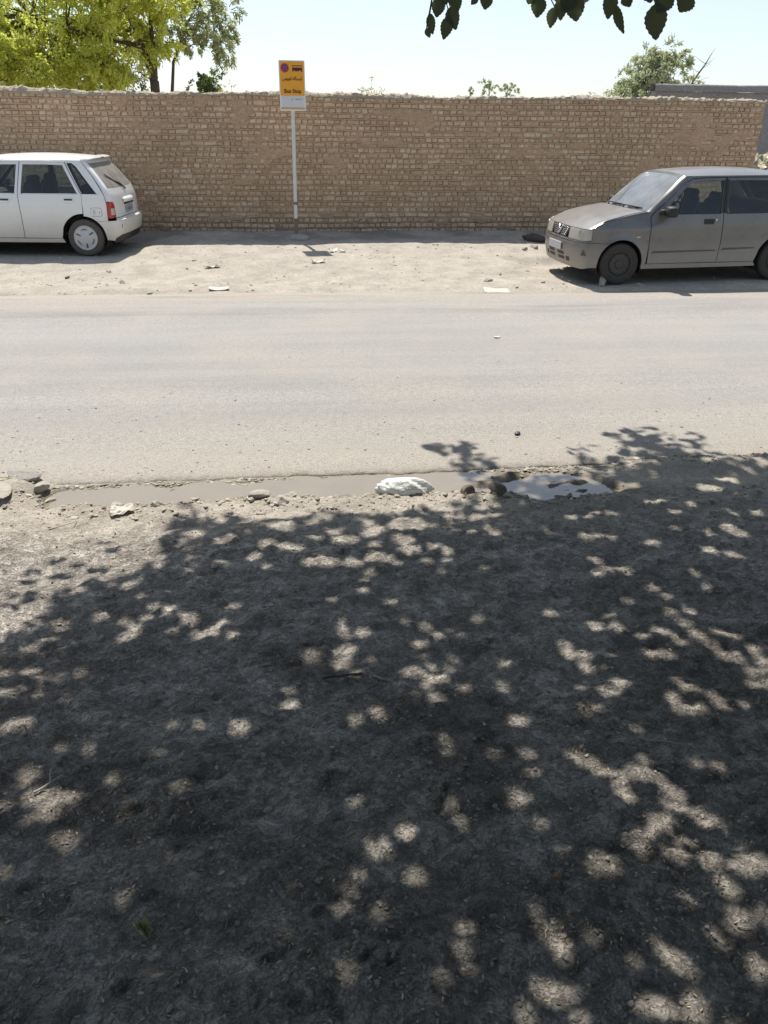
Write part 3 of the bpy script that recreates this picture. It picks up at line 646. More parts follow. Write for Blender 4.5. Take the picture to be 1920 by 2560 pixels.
def mkring(zs, xc, x0, n):
    zs, xc, x0 = map(np.array, (zs, xc, x0))
    def ring(t, z, off=0.0):
        t = np.asarray(t, float); z = np.asarray(z, float); a = np.interp(z, zs, xc); c_ = np.interp(z, zs, x0); w = Yw(a, z); e = 2.0/n
        sg = np.sign(c_-a); ct, stt = np.abs(np.cos(t)), np.abs(np.sin(t))
        x = a+(c_-a+sg*off)*ct**e; y = np.sign(np.sin(t))*(w+off)*stt**e; return np.stack([x, y, z+0*x], 1)
    ring.t_of_y = lambda y, z: float(np.degrees(np.sign(y)*np.arcsin(min(1, (abs(y)/float(Yw(np.interp(z, zs, xc), z)))**(n/2)))))
    ring.x0 = lambda z: float(np.interp(z, zs, x0)); return ring
NOSE = mkring([.15, .22, .30, .40, .50, .545, .555, .60, .70, .76, .80], [-.42, -.43, -.43, -.43, -.43, -.43, -.43, -.43, -.43, -.425, -.415], [-.53, -.575, -.605, -.63, -.638, -.632, -.596, -.588, -.570, -.548, -.51], 2.4)
WSCR = mkring([.88, .92, 1.15, 1.30, 1.36, 1.40], [.38, .42, .67, .84, .925, .99], [.24, .28, .535, .71, .80, .87], 2.8)
HTAIL = mkring([.15, .22, .30, .39, .47, .525, .545, .60, .76, .86, .98, 1.15, 1.32, 1.36, 1.40], [2.70, 2.70, 2.71, 2.712, 2.714, 2.715, 2.715, 2.718, 2.72, 2.70, 2.645, 2.53, 2.395, 2.365, 2.33], [2.79, 2.83, 2.875, 2.905, 2.918, 2.91, 2.845, 2.845, 2.84, 2.825, 2.785, 2.655, 2.50, 2.46, 2.42], 3.2)
SWIN = mkring([.88, .92, 1.15, 1.36, 1.40], [2.76, 2.72, 2.48, 2.28, 2.22], [2.89, 2.85, 2.61, 2.39, 2.33], 2.8)
STAIL = mkring([.15, .25, .40, .50, .545, .56, .75, .90, .93], [3.0, 3.0, 3.0, 3.0, 3.0, 3.0, 3.0, 2.99, 2.97], [3.17, 3.23, 3.26, 3.26, 3.25, 3.19, 3.18, 3.16, 3.12], 3.0)
def arc(cx_, r_, a0, a1, n=14): return [(cx_+r_*math.cos(R(a0+(a1-a0)*k/n)), .27+r_*math.sin(R(a0+(a1-a0)*k/n))) for k in range(n+1)]
def mirror(poly): return [(-t, z) for t, z in poly]

def make_car(name, kind, C, paint, trim, glass, wsglass, rglass):
    c_, s_ = math.cos(C['yaw']), math.sin(C['yaw']); oy = .8*C['s']
    car = empty(name, (C['X']-s_*oy, C['Y']+c_*oy, C['Z']), C['yaw']); car.scale = (C['s'],)*3; car.rotation_euler = (0, -C.get('pitch', 0), C['yaw'])
    hatch = kind == 'hatch'
    # ---- side panels, near side sg=-1 first
    for sg in (-1, 1):
        sh_ = Shell()
        fa = arc(0, .318, 158, -12)
        top = [(.372, .918), (.34, .925), (.12, .89), (0, .868), (-.24, .815), (-.43, .732)]
        sh_.side([(-.43, .555), (-.30, .545)]+[q for q in arc(0, .318, 120, -9)]+[(.372, .222), (.378, .49), (.376, .64), (.378, .85), (.415, .910), (.434, .927), (.372, .926)]+top[1:], sg)
        fe = sh_.build('fender', paint, car)
        MB().rbox((.215, sg*(float(Yw(.21, .62))+.004), .62), (.055, .012, .020), .003).build('side_marker', M_lens_c, fe)
        # doors
        sh_ = Shell(); sh_.side([(.400, .268), (1.412, .268), (1.42, .54), (1.408, .898), (.425, .905), (.39, .85), (.386, .64), (.388, .49)], sg)
        sh_.strip([(.428, .903), (.61, 1.06), (.83, 1.252), (.97, 1.322), (1.2, 1.332), (1.458, 1.334), (1.408, .897)], [(.60, .903), (.66, 1.03), (.85, 1.205), (.99, 1.285), (1.2, 1.297), (1.42, 1.30), (1.37, .900)], sg)
        fd = sh_.build('front_door', paint, car)
        Shell().side([(.585, .895), (.66, 1.035), (.85, 1.21), (.99, 1.288), (1.2, 1.30), (1.425, 1.303), (1.372, .895)], sg, .08, -.012).build('window', glass, fd, 0)
        MB().tube([(.76, sg*(float(Yw(.76, .9))-.010), .895), (.845, sg*(float(Yw(.85, 1.2))-.010), 1.205)], .008, 6).build('quarter_light_bar', M_black, fd, True)
        MB().tube([(.60+.77*k/8, sg*(float(Yw(.60+.77*k/8, .9))+.002), .903-.003*k/8) for k in range(9)], .007, 6).build('belt_trim', M_black if not hatch else M_silver, fd, True)
        def handle(parent, x0, x1, z0, z1):
            ym = sg*(float(Yw((x0+x1)/2, (z0+z1)/2))+.003)
            MB().rbox(((x0+x1)/2, ym, (z0+z1)/2), (x1-x0, .018, z1-z0), .006).build('handle', trim, parent)
            MB().rbox(((x0+x1)/2, ym+sg*.003, z1-.016), (x1-x0-.012, .018, .026), .005).build('handle_pull', M_black, parent)
        handle(fd, 1.14, 1.285, .765, .83)
        MB().lathe([(0.0001, -.004), (.010, -.004), (.011, .004), (0.0001, .004)], 14, 'y', (1.315, sg*(float(Yw(1.31, .81))+.002), .82)).build('lock', M_silver, fd)
        sh_ = Shell(); sh_.side([(1.422, .268), (1.985, .262), (2.02, .395)]+[q for q in arc(2.345, .352, 158, 92, 8)]+[(2.352, .62), (2.357, .76), (2.358, .897), (1.418, .897), (1.43, .54)], sg)
        sh_.strip([(1.418, .896), (1.472, 1.334), (1.8, 1.335), (2.125, 1.33), (2.352, .896)], [(1.462, .900), (1.512, 1.30), (1.8, 1.302), (2.098, 1.296), (2.305, .900)], sg)
        rd = sh_.build('rear_door', paint, car)
        Shell().side([(1.455, .892), (1.508, 1.303), (1.8, 1.306), (2.102, 1.30), (2.31, .892)], sg, .08, -.012).build('window', glass, rd, 0)
        handle(rd, 2.095, 2.235, .77, .835)
        MB().tube([(1.46+.85*k/8, sg*(float(Yw(1.46+.85*k/8, .9))+.002), .899) for k in range(9)], .007, 6).build('belt_trim', M_black if not hatch else M_silver, rd, True)
        if kind == 'sedan': Shell().side([(1.376, .905), (1.407, .905), (1.455, 1.325), (1.424, 1.305)], sg, .05, .0015).build('pillar_trim', M_black, fd, 0); Shell().side([(1.420, .905), (1.458, .905), (1.508, 1.305), (1.472, 1.325)], sg, .05, .0015).build('pillar_trim', M_black, rd, 0)
        # rubbing scuffs on the lower doors
        if kind == 'sedan':
            for (a, b2, z_, h_) in ((.42, 1.40, .405, .030), (1.44, 1.98, .425, .030)):
                Shell().side([(a, z_), (b2, z_+.012), (b2-.05, z_+h_), (a+.04, z_+h_)], sg, .05, .0015).build('scuff', simple('dark_scuff', (.10, .095, .088), .8, var=.25, scale=9), fd if a < 1 else rd, 0)
        # quarter panel
        xe = 2.716 if hatch else 3.0
        sh_ = Shell(); ar = arc(2.345, .318, 88, 52, 8)
        low = [(2.366, .590)]+ar+[(2.55, .512)]
        if hatch:
            sh_.side(low+[(xe-.001, .517), (2.716, .60), (2.719, .76), (2.70, .86), (2.683, .897), (2.364, .897), (2.362, .76)], sg)
            sh_.strip([(2.364, .896), (2.139, 1.333), (2.25, 1.352), (2.362, 1.359), (2.52, 1.16), (2.64, .98), (2.683, .896)], [(2.372, .900), (2.160, 1.322), (2.235, 1.322), (2.30, 1.275), (2.42, 1.12), (2.53, .98), (2.595, .900)], sg)
        else:
            sh_.side(low+[(xe, .517), (xe, .90), (2.72, .905), (2.50, 1.13), (2.282, 1.358), (2.139, 1.333), (2.364, .896), (2.362, .76)], sg)
        qp = sh_.build('quarter_panel', paint, car)
        if hatch:
            Shell().strip([(2.375, .902), (2.162, 1.320), (2.235, 1.320), (2.298, 1.273), (2.418, 1.118), (2.527, .98), (2.59, .902), (2.375, .902)], [(2.405, .918), (2.22, 1.295), (2.24, 1.295), (2.285, 1.255), (2.39, 1.115), (2.49, .99), (2.545, .918), (2.405, .918)], sg, 4, -.004).build('window_seal', M_black, qp, .006)
            Shell().side([(2.40, .914), (2.215, 1.298), (2.242, 1.298), (2.288, 1.258), (2.395, 1.115), (2.495, .99), (2.552, .914)], sg, .06, -.010).build('quarter_window', glass, qp, 0)
            fl = Shell(); fl.side([(x+2.56, z+.645) for x, z in rrect(.158, .115, .025, 4)], sg, .04, .0035); flap = fl.build('fuel_flap', paint, qp, .003)
            Shell().strip([(x+2.56, z+.645) for x, z in rrect(.166, .123, .028, 4)+[rrect(.166, .123, .028, 4)[0]]], [(x+2.56, z+.645) for x, z in rrect(.158, .115, .025, 4)+[rrect(.158, .115, .025, 4)[0]]], sg, 1, .0012).build('flap_gap', M_black, flap, 0)
            if sg < 0:
                for (u, v, w_, h_) in ((-.045, .022, .012, .02), (-.022, .024, .016, .014), (-.040, -.004, .022, .012), (-.018, 0, .010, .026), (-.040, -.026, .014, .014), (-.018, -.028, .016, .010), (.048, -.004, .018, .018)):
                    Shell().side([(2.56+u-w_/2, .645+v-h_/2), (2.56+u+w_/2, .645+v-h_/2+.004), (2.56+u+w_/2-.003, .645+v+h_/2), (2.56+u-w_/2+.002, .645+v+h_/2-.003)], sg, .05, .0055).build('print_mark', M_greyp, flap, 0)
        # sill
        sh_ = Shell(); sh_.side([(.32, .20), (2.02, .20), (1.99, .256), (.385, .262)], sg); sh_.build('sill', paint, car)
        # body frame visible in the shut lines and pillars
        sh_ = Shell(); sh_.strip([(.45, .88), (.64, 1.07), (.85, 1.26), (.99, 1.335), (1.46, 1.34), (1.44, .88), (1.40, .3)], [(.50, .88), (.70, 1.06), (.88, 1.235), (1.0, 1.31), (1.43, 1.32), (1.40, .88), (1.36, .3)], sg, 5, -.016)
        sh_.strip([(1.47, .3), (1.46, .88), (1.51, 1.34), (2.13, 1.335), (2.37, .88), (2.36, .6)], [(1.43, .3), (1.42, .88), (1.47, 1.345), (2.15, 1.345), (2.41, .88), (2.40, .6)], sg, 5, -.016)
        sh_.side([(.37, .25), (.37, .88), (.40, .88), (.40, .25)], sg, .08, -.016); sh_.build('door_aperture', M_black, car, 0)
        # A pillar + roof rail
        sh_ = Shell()
        fz = [.925, 1.0, 1.10, 1.20, 1.30, 1.358]
        sh_.fas([(sg*90, z) for z in fz]+[(sg*64, z) for z in fz[::-1]], WSCR)
        xr = lambda z: float(np.interp(z, [.88, .92, 1.15, 1.30, 1.36, 1.40], [.38, .42, .67, .84, .925, .99]))
        sh_.strip([(xr(.925)-.0, .922), (xr(1.06), 1.06), (xr(1.25), 1.25), (xr(1.322)+.0, 1.322), (.96, 1.358), (1.2, ZG), (1.46, ZG), (1.8, ZG), (2.13, ZG), (2.28, 1.359)], [(.424, .912), (.604, 1.062), (.824, 1.258), (.962, 1.327), (1.05, 1.334), (1.2, 1.337), (1.46, 1.339), (1.8, 1.340), (2.13, 1.336), (2.25, 1.352)], sg, 4)
        sh_.build('pillar', paint, car, .012)
        MB().tube([(x, sg*(float(Yw(x, 1.338))+.004), z) for x, z in ((.62, 1.075), (.835, 1.262), (.97, 1.331), (1.2, 1.340), (1.8, 1.343), (2.14, 1.338))], .006, 6).build('drip_rail', M_black if kind == 'sedan' else trim, car, True)
        # wheel wells
        for wx_ in (0, 2.345):
            A = np.linspace(R(-25), R(205), 20); V = []
            for a in A:
                for yy in (.785, .50): V.append((wx_+.325*math.cos(a), sg*(yy-.02), .27+.325*math.sin(a)))
            Fq = [(2*k, 2*k+1, 2*k+3, 2*k+2) for k in range(19)]; n0 = len(V); V += [(wx_, sg*.48, .27)]
            mbw = MB(); mbw.add(V, Fq); mbw.add(np.array(V), [(n0, 2*k+1, 2*k+3) for k in range(19)]); mbw.build('wheel_well', M_under, car)
        # mirrors
        mi = MB(); mi.rbox((.60, sg*.872, .940), (.13, .21, .125), .020, (0, 0, sg*.22)); mi.rbox((.545, sg*.775, .925), (.10, .07, .07), .012); mir = mi.build('mirror', M_black, car, True, sharp=50)
        MB().box((.670, sg*.862, .942), (.004, .15, .085), (0, 0, sg*.22)).build('mirror_glass', M_chrome, mir)
    # ---- hood
    U = np.linspace(0, 1, 18); Vv = np.linspace(-1, 1, 29); P = np.zeros((18, 29, 3))
    for i, u in enumerate(U):
        for j, v in enumerate(Vv):
            t = v*R(86); f = NOSE(np.array([t]), np.array([.722]))[0]; f[2] = .718
            xh = .335; wq = WSCR(np.array([v*R(84)]), np.array([.915]))[0]; q = np.array([wq[0]-.045, wq[1]*1.0, .922+.03*(1-v*v)])
            pt = f*(1-u)+q*u
            xe_ = pt[0]; 
            if abs(v) > .999:
                zt = float(np.interp(xe_, [-.43, -.24, 0, .12, .34, .40], [.732, .815, .868, .89, .925, .925])); pt[2] = zt; pt[1] = np.sign(v)*float(Yw(xe_, zt))
            else:
                zt = float(np.interp(xe_, [-.60, -.52, -.43, -.24, 0, .12, .34, .40], [.665, .70, .732, .815, .868, .89, .925, .925])); edge_y = float(Yw(max(xe_, -.43), zt))
                pt[2] = pt[2]*(.15)+.85*(zt+.034*(1-abs(v)**2.2)) if u > .06 else pt[2]+.02*u
                pt[2] += .010*math.exp(-((abs(v)-.80)/.07)**2)*math.sin(PI*min(1, u*1.1))
            P[i, j] = pt
    hd = Shell(); hd.grid(P); hd.build('hood', paint, car)
    # cowl
    cw = MB(); cw.rbox((.345, 0, .905), (.13, 1.30, .05), .01); cw.build('cowl', M_black, car)
    # ---- windscreen
    ty = lambda y, z: WSCR.t_of_y(y, z)
    w_ = Shell(); zz = [.93, 1.03, 1.13, 1.23, 1.335]
    tt_ = [64.5-12.9*k for k in range(11)]; w_.fas([(64.5, z) for z in zz[:-1]]+[(q, 1.352+.030*math.cos(R(q))**2) for q in tt_]+[(-64.5, z) for z in zz[-2::-1]], WSCR, .06, -.004); ws = w_.build('windscreen', wsglass, car, 0)
    Shell().fstrip([(65, .922), (65, 1.360), (35, 1.377), (0, 1.387), (-35, 1.377), (-65, 1.360), (-65, .922), (0, .922), (65, .922)], [(62.5, .937), (62.5, 1.343), (35, 1.360), (0, 1.370), (-35, 1.360), (-62.5, 1.343), (-62.5, .937), (0, .937), (62.5, .937)], WSCR, 8, -.001).build('screen_seal', M_black, ws, 0)
    for (y0, y1, z1) in ((-.10, -.50, 1.02), (.42, -.02, 1.02)):
        a0 = WSCR(np.array([R(ty(y0, .95))]), np.array([.95]), .015)[0]; a1 = WSCR(np.array([R(ty(y1, .96))]), np.array([.965]), .015)[0]
        wp = MB(); wp.tube([a0+np.array([-.03, 0, -.03]), a0+np.array([-.02, 0, .02]), (a0+a1)/2+np.array([-.02, 0, .015]), a1], [.010, .008, .006, .004], 6); wp.tube([a0*.85+a1*.15, a1*1.05-a0*.05], .006, 5); wp.build('wiper', M_black, ws, True)
    # ---- roof
    RW = HTAIL if hatch else SWIN
    P = np.zeros((22, 31, 3)); U = np.linspace(0, 1, 22); Vv = np.linspace(-1, 1, 31)
    for j, v in enumerate(Vv):
        t = R(90)*np.sign(v)*abs(v)**.9
        zc = ZG-.002+.030*math.cos(t)**2
        a = WSCR(np.array([t]), np.array([zc]))[0]; b2 = RW(np.array([t]), np.array([zc]))[0]
        for i, u in enumerate(U):
            pt = a*(1-u)+b2*u; yb = float(Yw(pt[0], ZG)); k = abs(v)**.9
            yedge = math.sin(R(90)*k)**(2/2.8)
            pt[1] = np.sign(v)*yb*yedge
            pt[2] = ZG-.002+(.030*math.cos(t)**2)+(.052*math.sin(PI*u)**.55)*(1-(abs(pt[1])/yb)**2.4)
            P[i, j] = pt
    rf = Shell(); rf.grid(P); rfo = rf.build('roof', paint, car)
    # ---- nose
    bp = Shell(); bp.fas([(-90, .225), (-60, .205), (60, .205), (90, .225), (90, .548), (-90, .548)], NOSE)
    for sg in (-1, 1): bp.side([(-.43, .225)]+[(-.345, .225)]+arc(0, .318, 188, 121, 8)+[(-.30, .541), (-.43, .548)], sg)
    fb = bp.build('front_bumper', paint, car)
    for zz_ in (.302, .365):
        for (a, b2) in ((.06, .28), (-.28, -.06)):
            Shell().fas([(NOSE.t_of_y(a, zz_), zz_-.022), (NOSE.t_of_y(b2, zz_), zz_-.022), (NOSE.t_of_y(b2, zz_), zz_+.022), (NOSE.t_of_y(a, zz_), zz_+.022)], NOSE, .05, .002).build('air_intake', M_black, fb, 0)
    for sg in (-1, 1):
        Shell().fas([(sg*NOSE.t_of_y(.33, .30), .275), (sg*NOSE.t_of_y(.43, .30), .275), (sg*NOSE.t_of_y(.43, .30), .335), (sg*NOSE.t_of_y(.33, .30), .335)], NOSE, .05, .002).build('fog_lamp_recess', M_black, fb, 0)
        if kind == 'sedan': Shell().fas([(sg*62, .385), (sg*80, .385), (sg*76, .41), (sg*72, .46), (sg*66, .46)], NOSE, .05, .0015).build('scrape', simple('grey_primer_scrape', (.09, .085, .08), .8, var=.3), fb, 0)
    up_ = Shell(); tg = NOSE.t_of_y(.31, .65); th_ = NOSE.t_of_y(.33, .65)
    up_.fas([(-90, .552), (90, .552), (90, .575), (-90, .575)], NOSE)
    for sg in (-1, 1): up_.fas([(sg*tg, .575), (sg*th_, .575), (sg*(th_-1), .722), (sg*(tg-2), .722)], NOSE)
    up_.fas([(-88, .714), (88, .714), (88, .724), (-88, .724)], NOSE); up_.build('nose_panel', paint, car)
    gr = Shell().fas([(-tg, .572), (tg, .572), (tg, .72), (-tg, .72)], NOSE, .05, -.03).build('grille', M_dark, car, 0)
    tgy = lambda y, z: NOSE.t_of_y(y, z)
    Shell().fstrip([(tgy(.21, .58), .572), (tgy(.29, .71), .716), (tgy(-.29, .71), .716), (tgy(-.21, .58), .572), (tgy(.21, .58), .572)], [(tgy(.195, .59), .583), (tgy(.275, .70), .706), (tgy(-.275, .70), .706), (tgy(-.195, .59), .583), (tgy(.195, .59), .583)], NOSE, 6, .004).build('grille_surround', M_chrome, gr, .02)
    for k in range(5):
        z_ = .598+.024*k; e_ = .20+.018*k; s0 = .035+.008*(k)
        for sg in (-1, 1):
            pts = [NOSE(np.array([R(tgy(sg*y, z_))]), np.array([z_]), .0)[0] for y in np.linspace(s0, e_, 6)]
            MB().tube(np.array(pts), .0085, 6).build('slat', M_chrome, gr, True)
    for sg in (-1, 1):
        pts = [NOSE(np.array([R(tgy(sg*y, z_))]), np.array([z_]), .008)[0] for y, z_ in ((.0, .605), (.03, .65), (.06, .708))]
        MB().tube(np.array(pts), .011, 6).build('grille_bar', M_chrome, gr, True)
    e0 = NOSE(np.array([0.0]), np.array([.645]), .012)[0]; MB().lathe([(.0001, -.008), (.026, -.006), (.028, .006), (.0001, .006)], 20, 'y', (0, 0, 0)).build('emblem', M_chrome, gr, True, tuple(e0), (0, 0, R(90)))
    for sg in (-1, 1):
        hl = Shell(); hl.fas([(sg*th_, .578), (sg*60, .575), (sg*89, .585), (sg*89, .66), (sg*89, .712), (sg*70, .716), (sg*(th_-1), .716)], NOSE, .03, .006)
        ho = hl.build('headlight', M_head, car, .02)
        c0 = NOSE(np.array([R(sg*56)]), np.array([.655]), -.02)[0]
        MB().lathe([(.062, .010), (.058, -.012), (.035, -.030), (.0001, -.034)], 20, 'y', (0, 0, 0)).build('reflector', M_chrome, ho, True, tuple(c0), (0, 0, R(90-sg*30)))
    x_ = NOSE.x0(.45)-.012; MB().rbox((x_, 0, .455), (.012, .46, .105), .004).build('front_plate', M_plate, car)
    # ---- tail
    if hatch:
        tl_ = HTAIL
        tgp = Shell()
        tgp.fas([(-49, .555), (49, .555), (51, .74), (56, .785), (89, .797), (89, .952), (-89, .952), (-89, .797), (-56, .785), (-51, .74)], tl_)
        zz = [.951, 1.05, 1.15, 1.25, 1.358]
        for sg in (-1, 1): tgp.fas([(sg*89, z) for z in zz]+[(sg*66, 1.358), (sg*64, 1.318)]+[(sg*60, z) for z in (1.25, 1.15, 1.05, .975)]+[(sg*52, .951)], tl_)
        tgp.fas([(-64, 1.319), (64, 1.319), (66, 1.362), (35, 1.378), (0, 1.388), (-35, 1.378), (-66, 1.362)], tl_)
        tgp.fas([(-52, .951), (52, .951), (60, .976), (40, .968), (0, .964), (-40, .968), (-60, .976)], tl_)
        tg_ = tgp.build('tailgate', paint, car)
        rg = Shell().fas([(60.5, z) for z in (.972, 1.05, 1.15, 1.25)]+[(64.5, 1.319)]+[(-64.5, 1.319)]+[(-60.5, z) for z in (1.25, 1.15, 1.05, .972)]+[(-40, .964), (0, .960), (40, .964)], tl_, .06, -.005).build('rear_window', rglass, tg_, 0)
        sp = MB()
        for k in range(12):
            pass
        spP = np.zeros((6, 25, 3)); pf = [(-.10, .034), (-.03, .040), (.045, .030), (.062, .012), (.045, -.006), (.0, -.012)]
        for j, v in enumerate(np.linspace(-1, 1, 25)):
            a = tl_(np.array([R(78)*v]), np.array([1.352]))[0]; e_ = 1-abs(v)**6*.75
            for i, (dx, dz) in enumerate(pf): spP[i, j] = a+np.array([dx*e_, 0, (dz+.004)*e_+.016*(1-v*v)])
        sps = Shell(); sps.grid(spP); spo = sps.build('spoiler', paint, tg_, .0)
        MB().rbox((float(spP[3, 12, 0])-.004, 0, float(spP[3, 12, 2])-.002), (.012, .16, .016), .004).build('brake_lamp', M_lens_r, spo)
        gb = MB(); P0 = np.zeros((7, 15, 3))
        for j, y in enumerate(np.linspace(-.27, .27, 15)):
            e_ = math.sqrt(max(0, 1-(y/.275)**4)); x0_ = tl_(np.array([R(tl_.t_of_y(y, .77))]), np.array([.77]))[0][0]
            for i, (dx, z_) in enumerate(((-.006, .825), (.020, .818), (.042, .80), (.050, .775), (.046, .752), (.030, .742), (-.006, .742))): P0[i, j] = (x0_+dx*e_, y, .775+(z_-.775)*(.5+.5*e_))
        gsh = Shell(); gsh.grid(P0); gob = gsh.build('plate_garnish', paint, tg_, 0)
        MB().rbox((tl_.x0(.73)+.012, 0, .728), (.03, .46, .022), .005).build('garnish_underside', M_black, gob)
        pl = MB().rbox((tl_.x0(.64)+.008, 0, .640), (.010, .40, .105), .003).build('rear_plate', simple('grey_plate', (.33, .34, .37), .6), tg_)
        for k, (y, w2) in enumerate(((-.13, .03), (-.09, .022), (-.05, .034), (-.005, .05), (.05, .028), (.09, .03), (.145, .03))):
            MB().box((tl_.x0(.64)+.0137, y, .640), (.002, w2*.7, .052)).box((tl_.x0(.64)+.0138, y+w2*.2, .652-(k % 3)*.012), (.002, w2, .014)).build('digit', M_greyp, pl)
        MB().lathe([(.0001, -.004), (.016, -.004), (.017, .004), (.0001, .006)], 16, 'y', (0, 0, 0)).build('badge', M_greyp, tg_, True, (tl_.x0(.86)-.03, -.36, .865), (0, 0, R(-90)))
        pv = np.array([tl_.x0(.945)+.012, .06, .935]); e1 = tl_(np.array([R(tl_.t_of_y(-.42, 1.16))]), np.array([1.16]), .014)[0]
        wp = MB(); wp.tube([pv, pv*.7+e1*.3+np.array([.014, 0, .012]), pv*.45+e1*.55+np.array([.012, 0, 0])], [.012, .009, .006], 6); wp.tube([pv*.78+e1*.22+np.array([.008, -.02, 0]), e1], .007, 6); wp.build('rear_wiper', M_black, tg_, True)
        for sg in (-1, 1):
            la = Shell(); la.fas([(sg*89.5, .557), (sg*50.5, .557), (sg*52, .73), (sg*57, .775), (sg*66, .79), (sg*89.5, .795)], tl_, .03, .004); lo = la.build('taillight', M_lens_r, car, .02)
            Shell().fas([(sg*74, .60), (sg*54, .60), (sg*55, .695), (sg*74, .695)], tl_, .03, .0075).build('reverse_lamp', M_lens_c, lo, .003)
        rb = Shell(); rb.fas([(-90, .235), (-60, .215), (60, .215), (90, .235), (90, .515), (62, .520), (50, .548), (-50, .548), (-62, .520), (-90, .515)], tl_)
        for sg in (-1, 1): rb.side([(2.714, .235), (2.660, .235)]+arc(2.345, .318, -3, 49.5, 8)+[(2.555, .508), (2.714, .514)], sg)
        rbo = rb.build('rear_bumper', paint, car)
        for sg in (-1, 1): Shell().fas([(sg*42, .405), (sg*45, .405), (sg*45, .455), (sg*42, .455)], tl_, .05, .002).build('reflector', M_greyp, rbo, 0)
        Shell().fas([(-70, .19), (70, .19), (66, .262), (40, .30), (-40, .30), (-66, .262)], tl_, .05, .003).build('valance', M_black, rbo, 0)
    else:
        w_ = Shell(); zz = [.93, 1.03, 1.13, 1.23, 1.335]; w_.fas([(62, z) for z in zz]+[(-62, z) for z in zz[::-1]], SWIN, .07, -.004); w_.build('rear_window', rglass, car, 0)
        sh_ = Shell()
        for sg in (-1, 1): sh_.fas([(sg*90, z) for z in (.92, 1.1, 1.25, 1.358)]+[(sg*61, z) for z in (1.358, 1.25, 1.1, .92)], SWIN)
        sh_.build('rear_pillar', paint, car)
        P = np.zeros((10, 21, 3))
        for i, u in enumerate(np.linspace(0, 1, 10)):
            for j, v in enumerate(np.linspace(-1, 1, 21)):
                a = SWIN(np.array([R(90)*v]), np.array([.915]))[0]; b2 = STAIL(np.array([R(90)*v]), np.array([.90]))[0]; pt = a*(1-u)+b2*u
                if abs(v) > .99: pt[1] = np.sign(v)*float(Yw(pt[0], .90))
                pt[2] = .903+.03*(1-v*v)*(1-.4*u); P[i, j] = pt
        sh_ = Shell(); sh_.grid(P); sh_.build('trunk_lid', paint, car)
        sh_ = Shell(); sh_.fas([(-90, .56), (90, .56), (90, .903), (-90, .903)], STAIL); sh_.build('tail_panel', paint, car)
        for sg in (-1, 1): Shell().fas([(sg*88, .62), (sg*40, .62), (sg*40, .80), (sg*88, .80)], STAIL, .04, .006).build('taillight', M_lens_r, car, .02)
        rb = Shell(); rb.fas([(-90, .235), (90, .235), (90, .545), (-90, .545)], STAIL)
        for sg in (-1, 1): rb.side([(3.0, .235), (2.66, .235)]+arc(2.345, .318, -3, 49.5, 8)+[(2.555, .508), (3.0, .514)], sg)
        rb.build('rear_bumper', paint, car)
        MB().rbox((3.20, 0, .70), (.012, .46, .105), .004).build('rear_plate', M_plate, car)
    # ---- inside and below
    xe = 2.66 if hatch else 2.95
    ub = MB(); ub.box(((xe-.45)/2, 0, .25), (xe+.45, 1.02, .12)); ub.box((1.17, 0, .25), (1.62, 1.46, .10)); ub.build('underbody', M_under, car)
    fl = MB(); fl.box((1.35, 0, .33), (1.9, 1.40, .04)); fl.box((.42, 0, .60), (.10, 1.36, .52)); fl.build('cabin_floor', M_dark, car)
    MB().rbox((.62, 0, .80), (.36, 1.34, .20), .05).build('dashboard', M_dark, car)
    for sg in (-1, 1):
        st_ = MB(); st_.rbox((1.18, sg*.36, .47), (.50, .50, .16), .05); st_.rbox((1.44, sg*.36, .76), (.13, .48, .62), .05, (0, R(16), 0)); so = st_.build('seat', M_seat, car, True, sharp=50)
        MB().rbox((1.525, sg*.36, 1.075), (.10, .34, .12), .03, (0, R(12), 0)).build('headrest', M_seat, so)
    st_ = MB(); st_.rbox((2.05, 0, .50), (.46, 1.25, .16), .05); st_.rbox((2.29, 0, .76), (.13, 1.24, .54), .05, (0, R(18), 0)); st_.build('rear_seat', M_seat, car, True, sharp=50)
    th = np.arange(25)*2*PI/24; pts = np.stack([.86+.18*np.cos(th)*math.sin(R(28)), -.36+.18*np.sin(th), .86+.18*np.cos(th)*math.cos(R(28))], 1); MB().tube(pts, .013, 6, False).tube([(.70, -.36, .80), (.86, -.36, .86)], .025, 8).build('steering_wheel', M_dark, car, True)
    if hatch: MB().box((2.55, 0, .88), (.28, 1.15, .02)).build('parcel_shelf', M_dark, car)
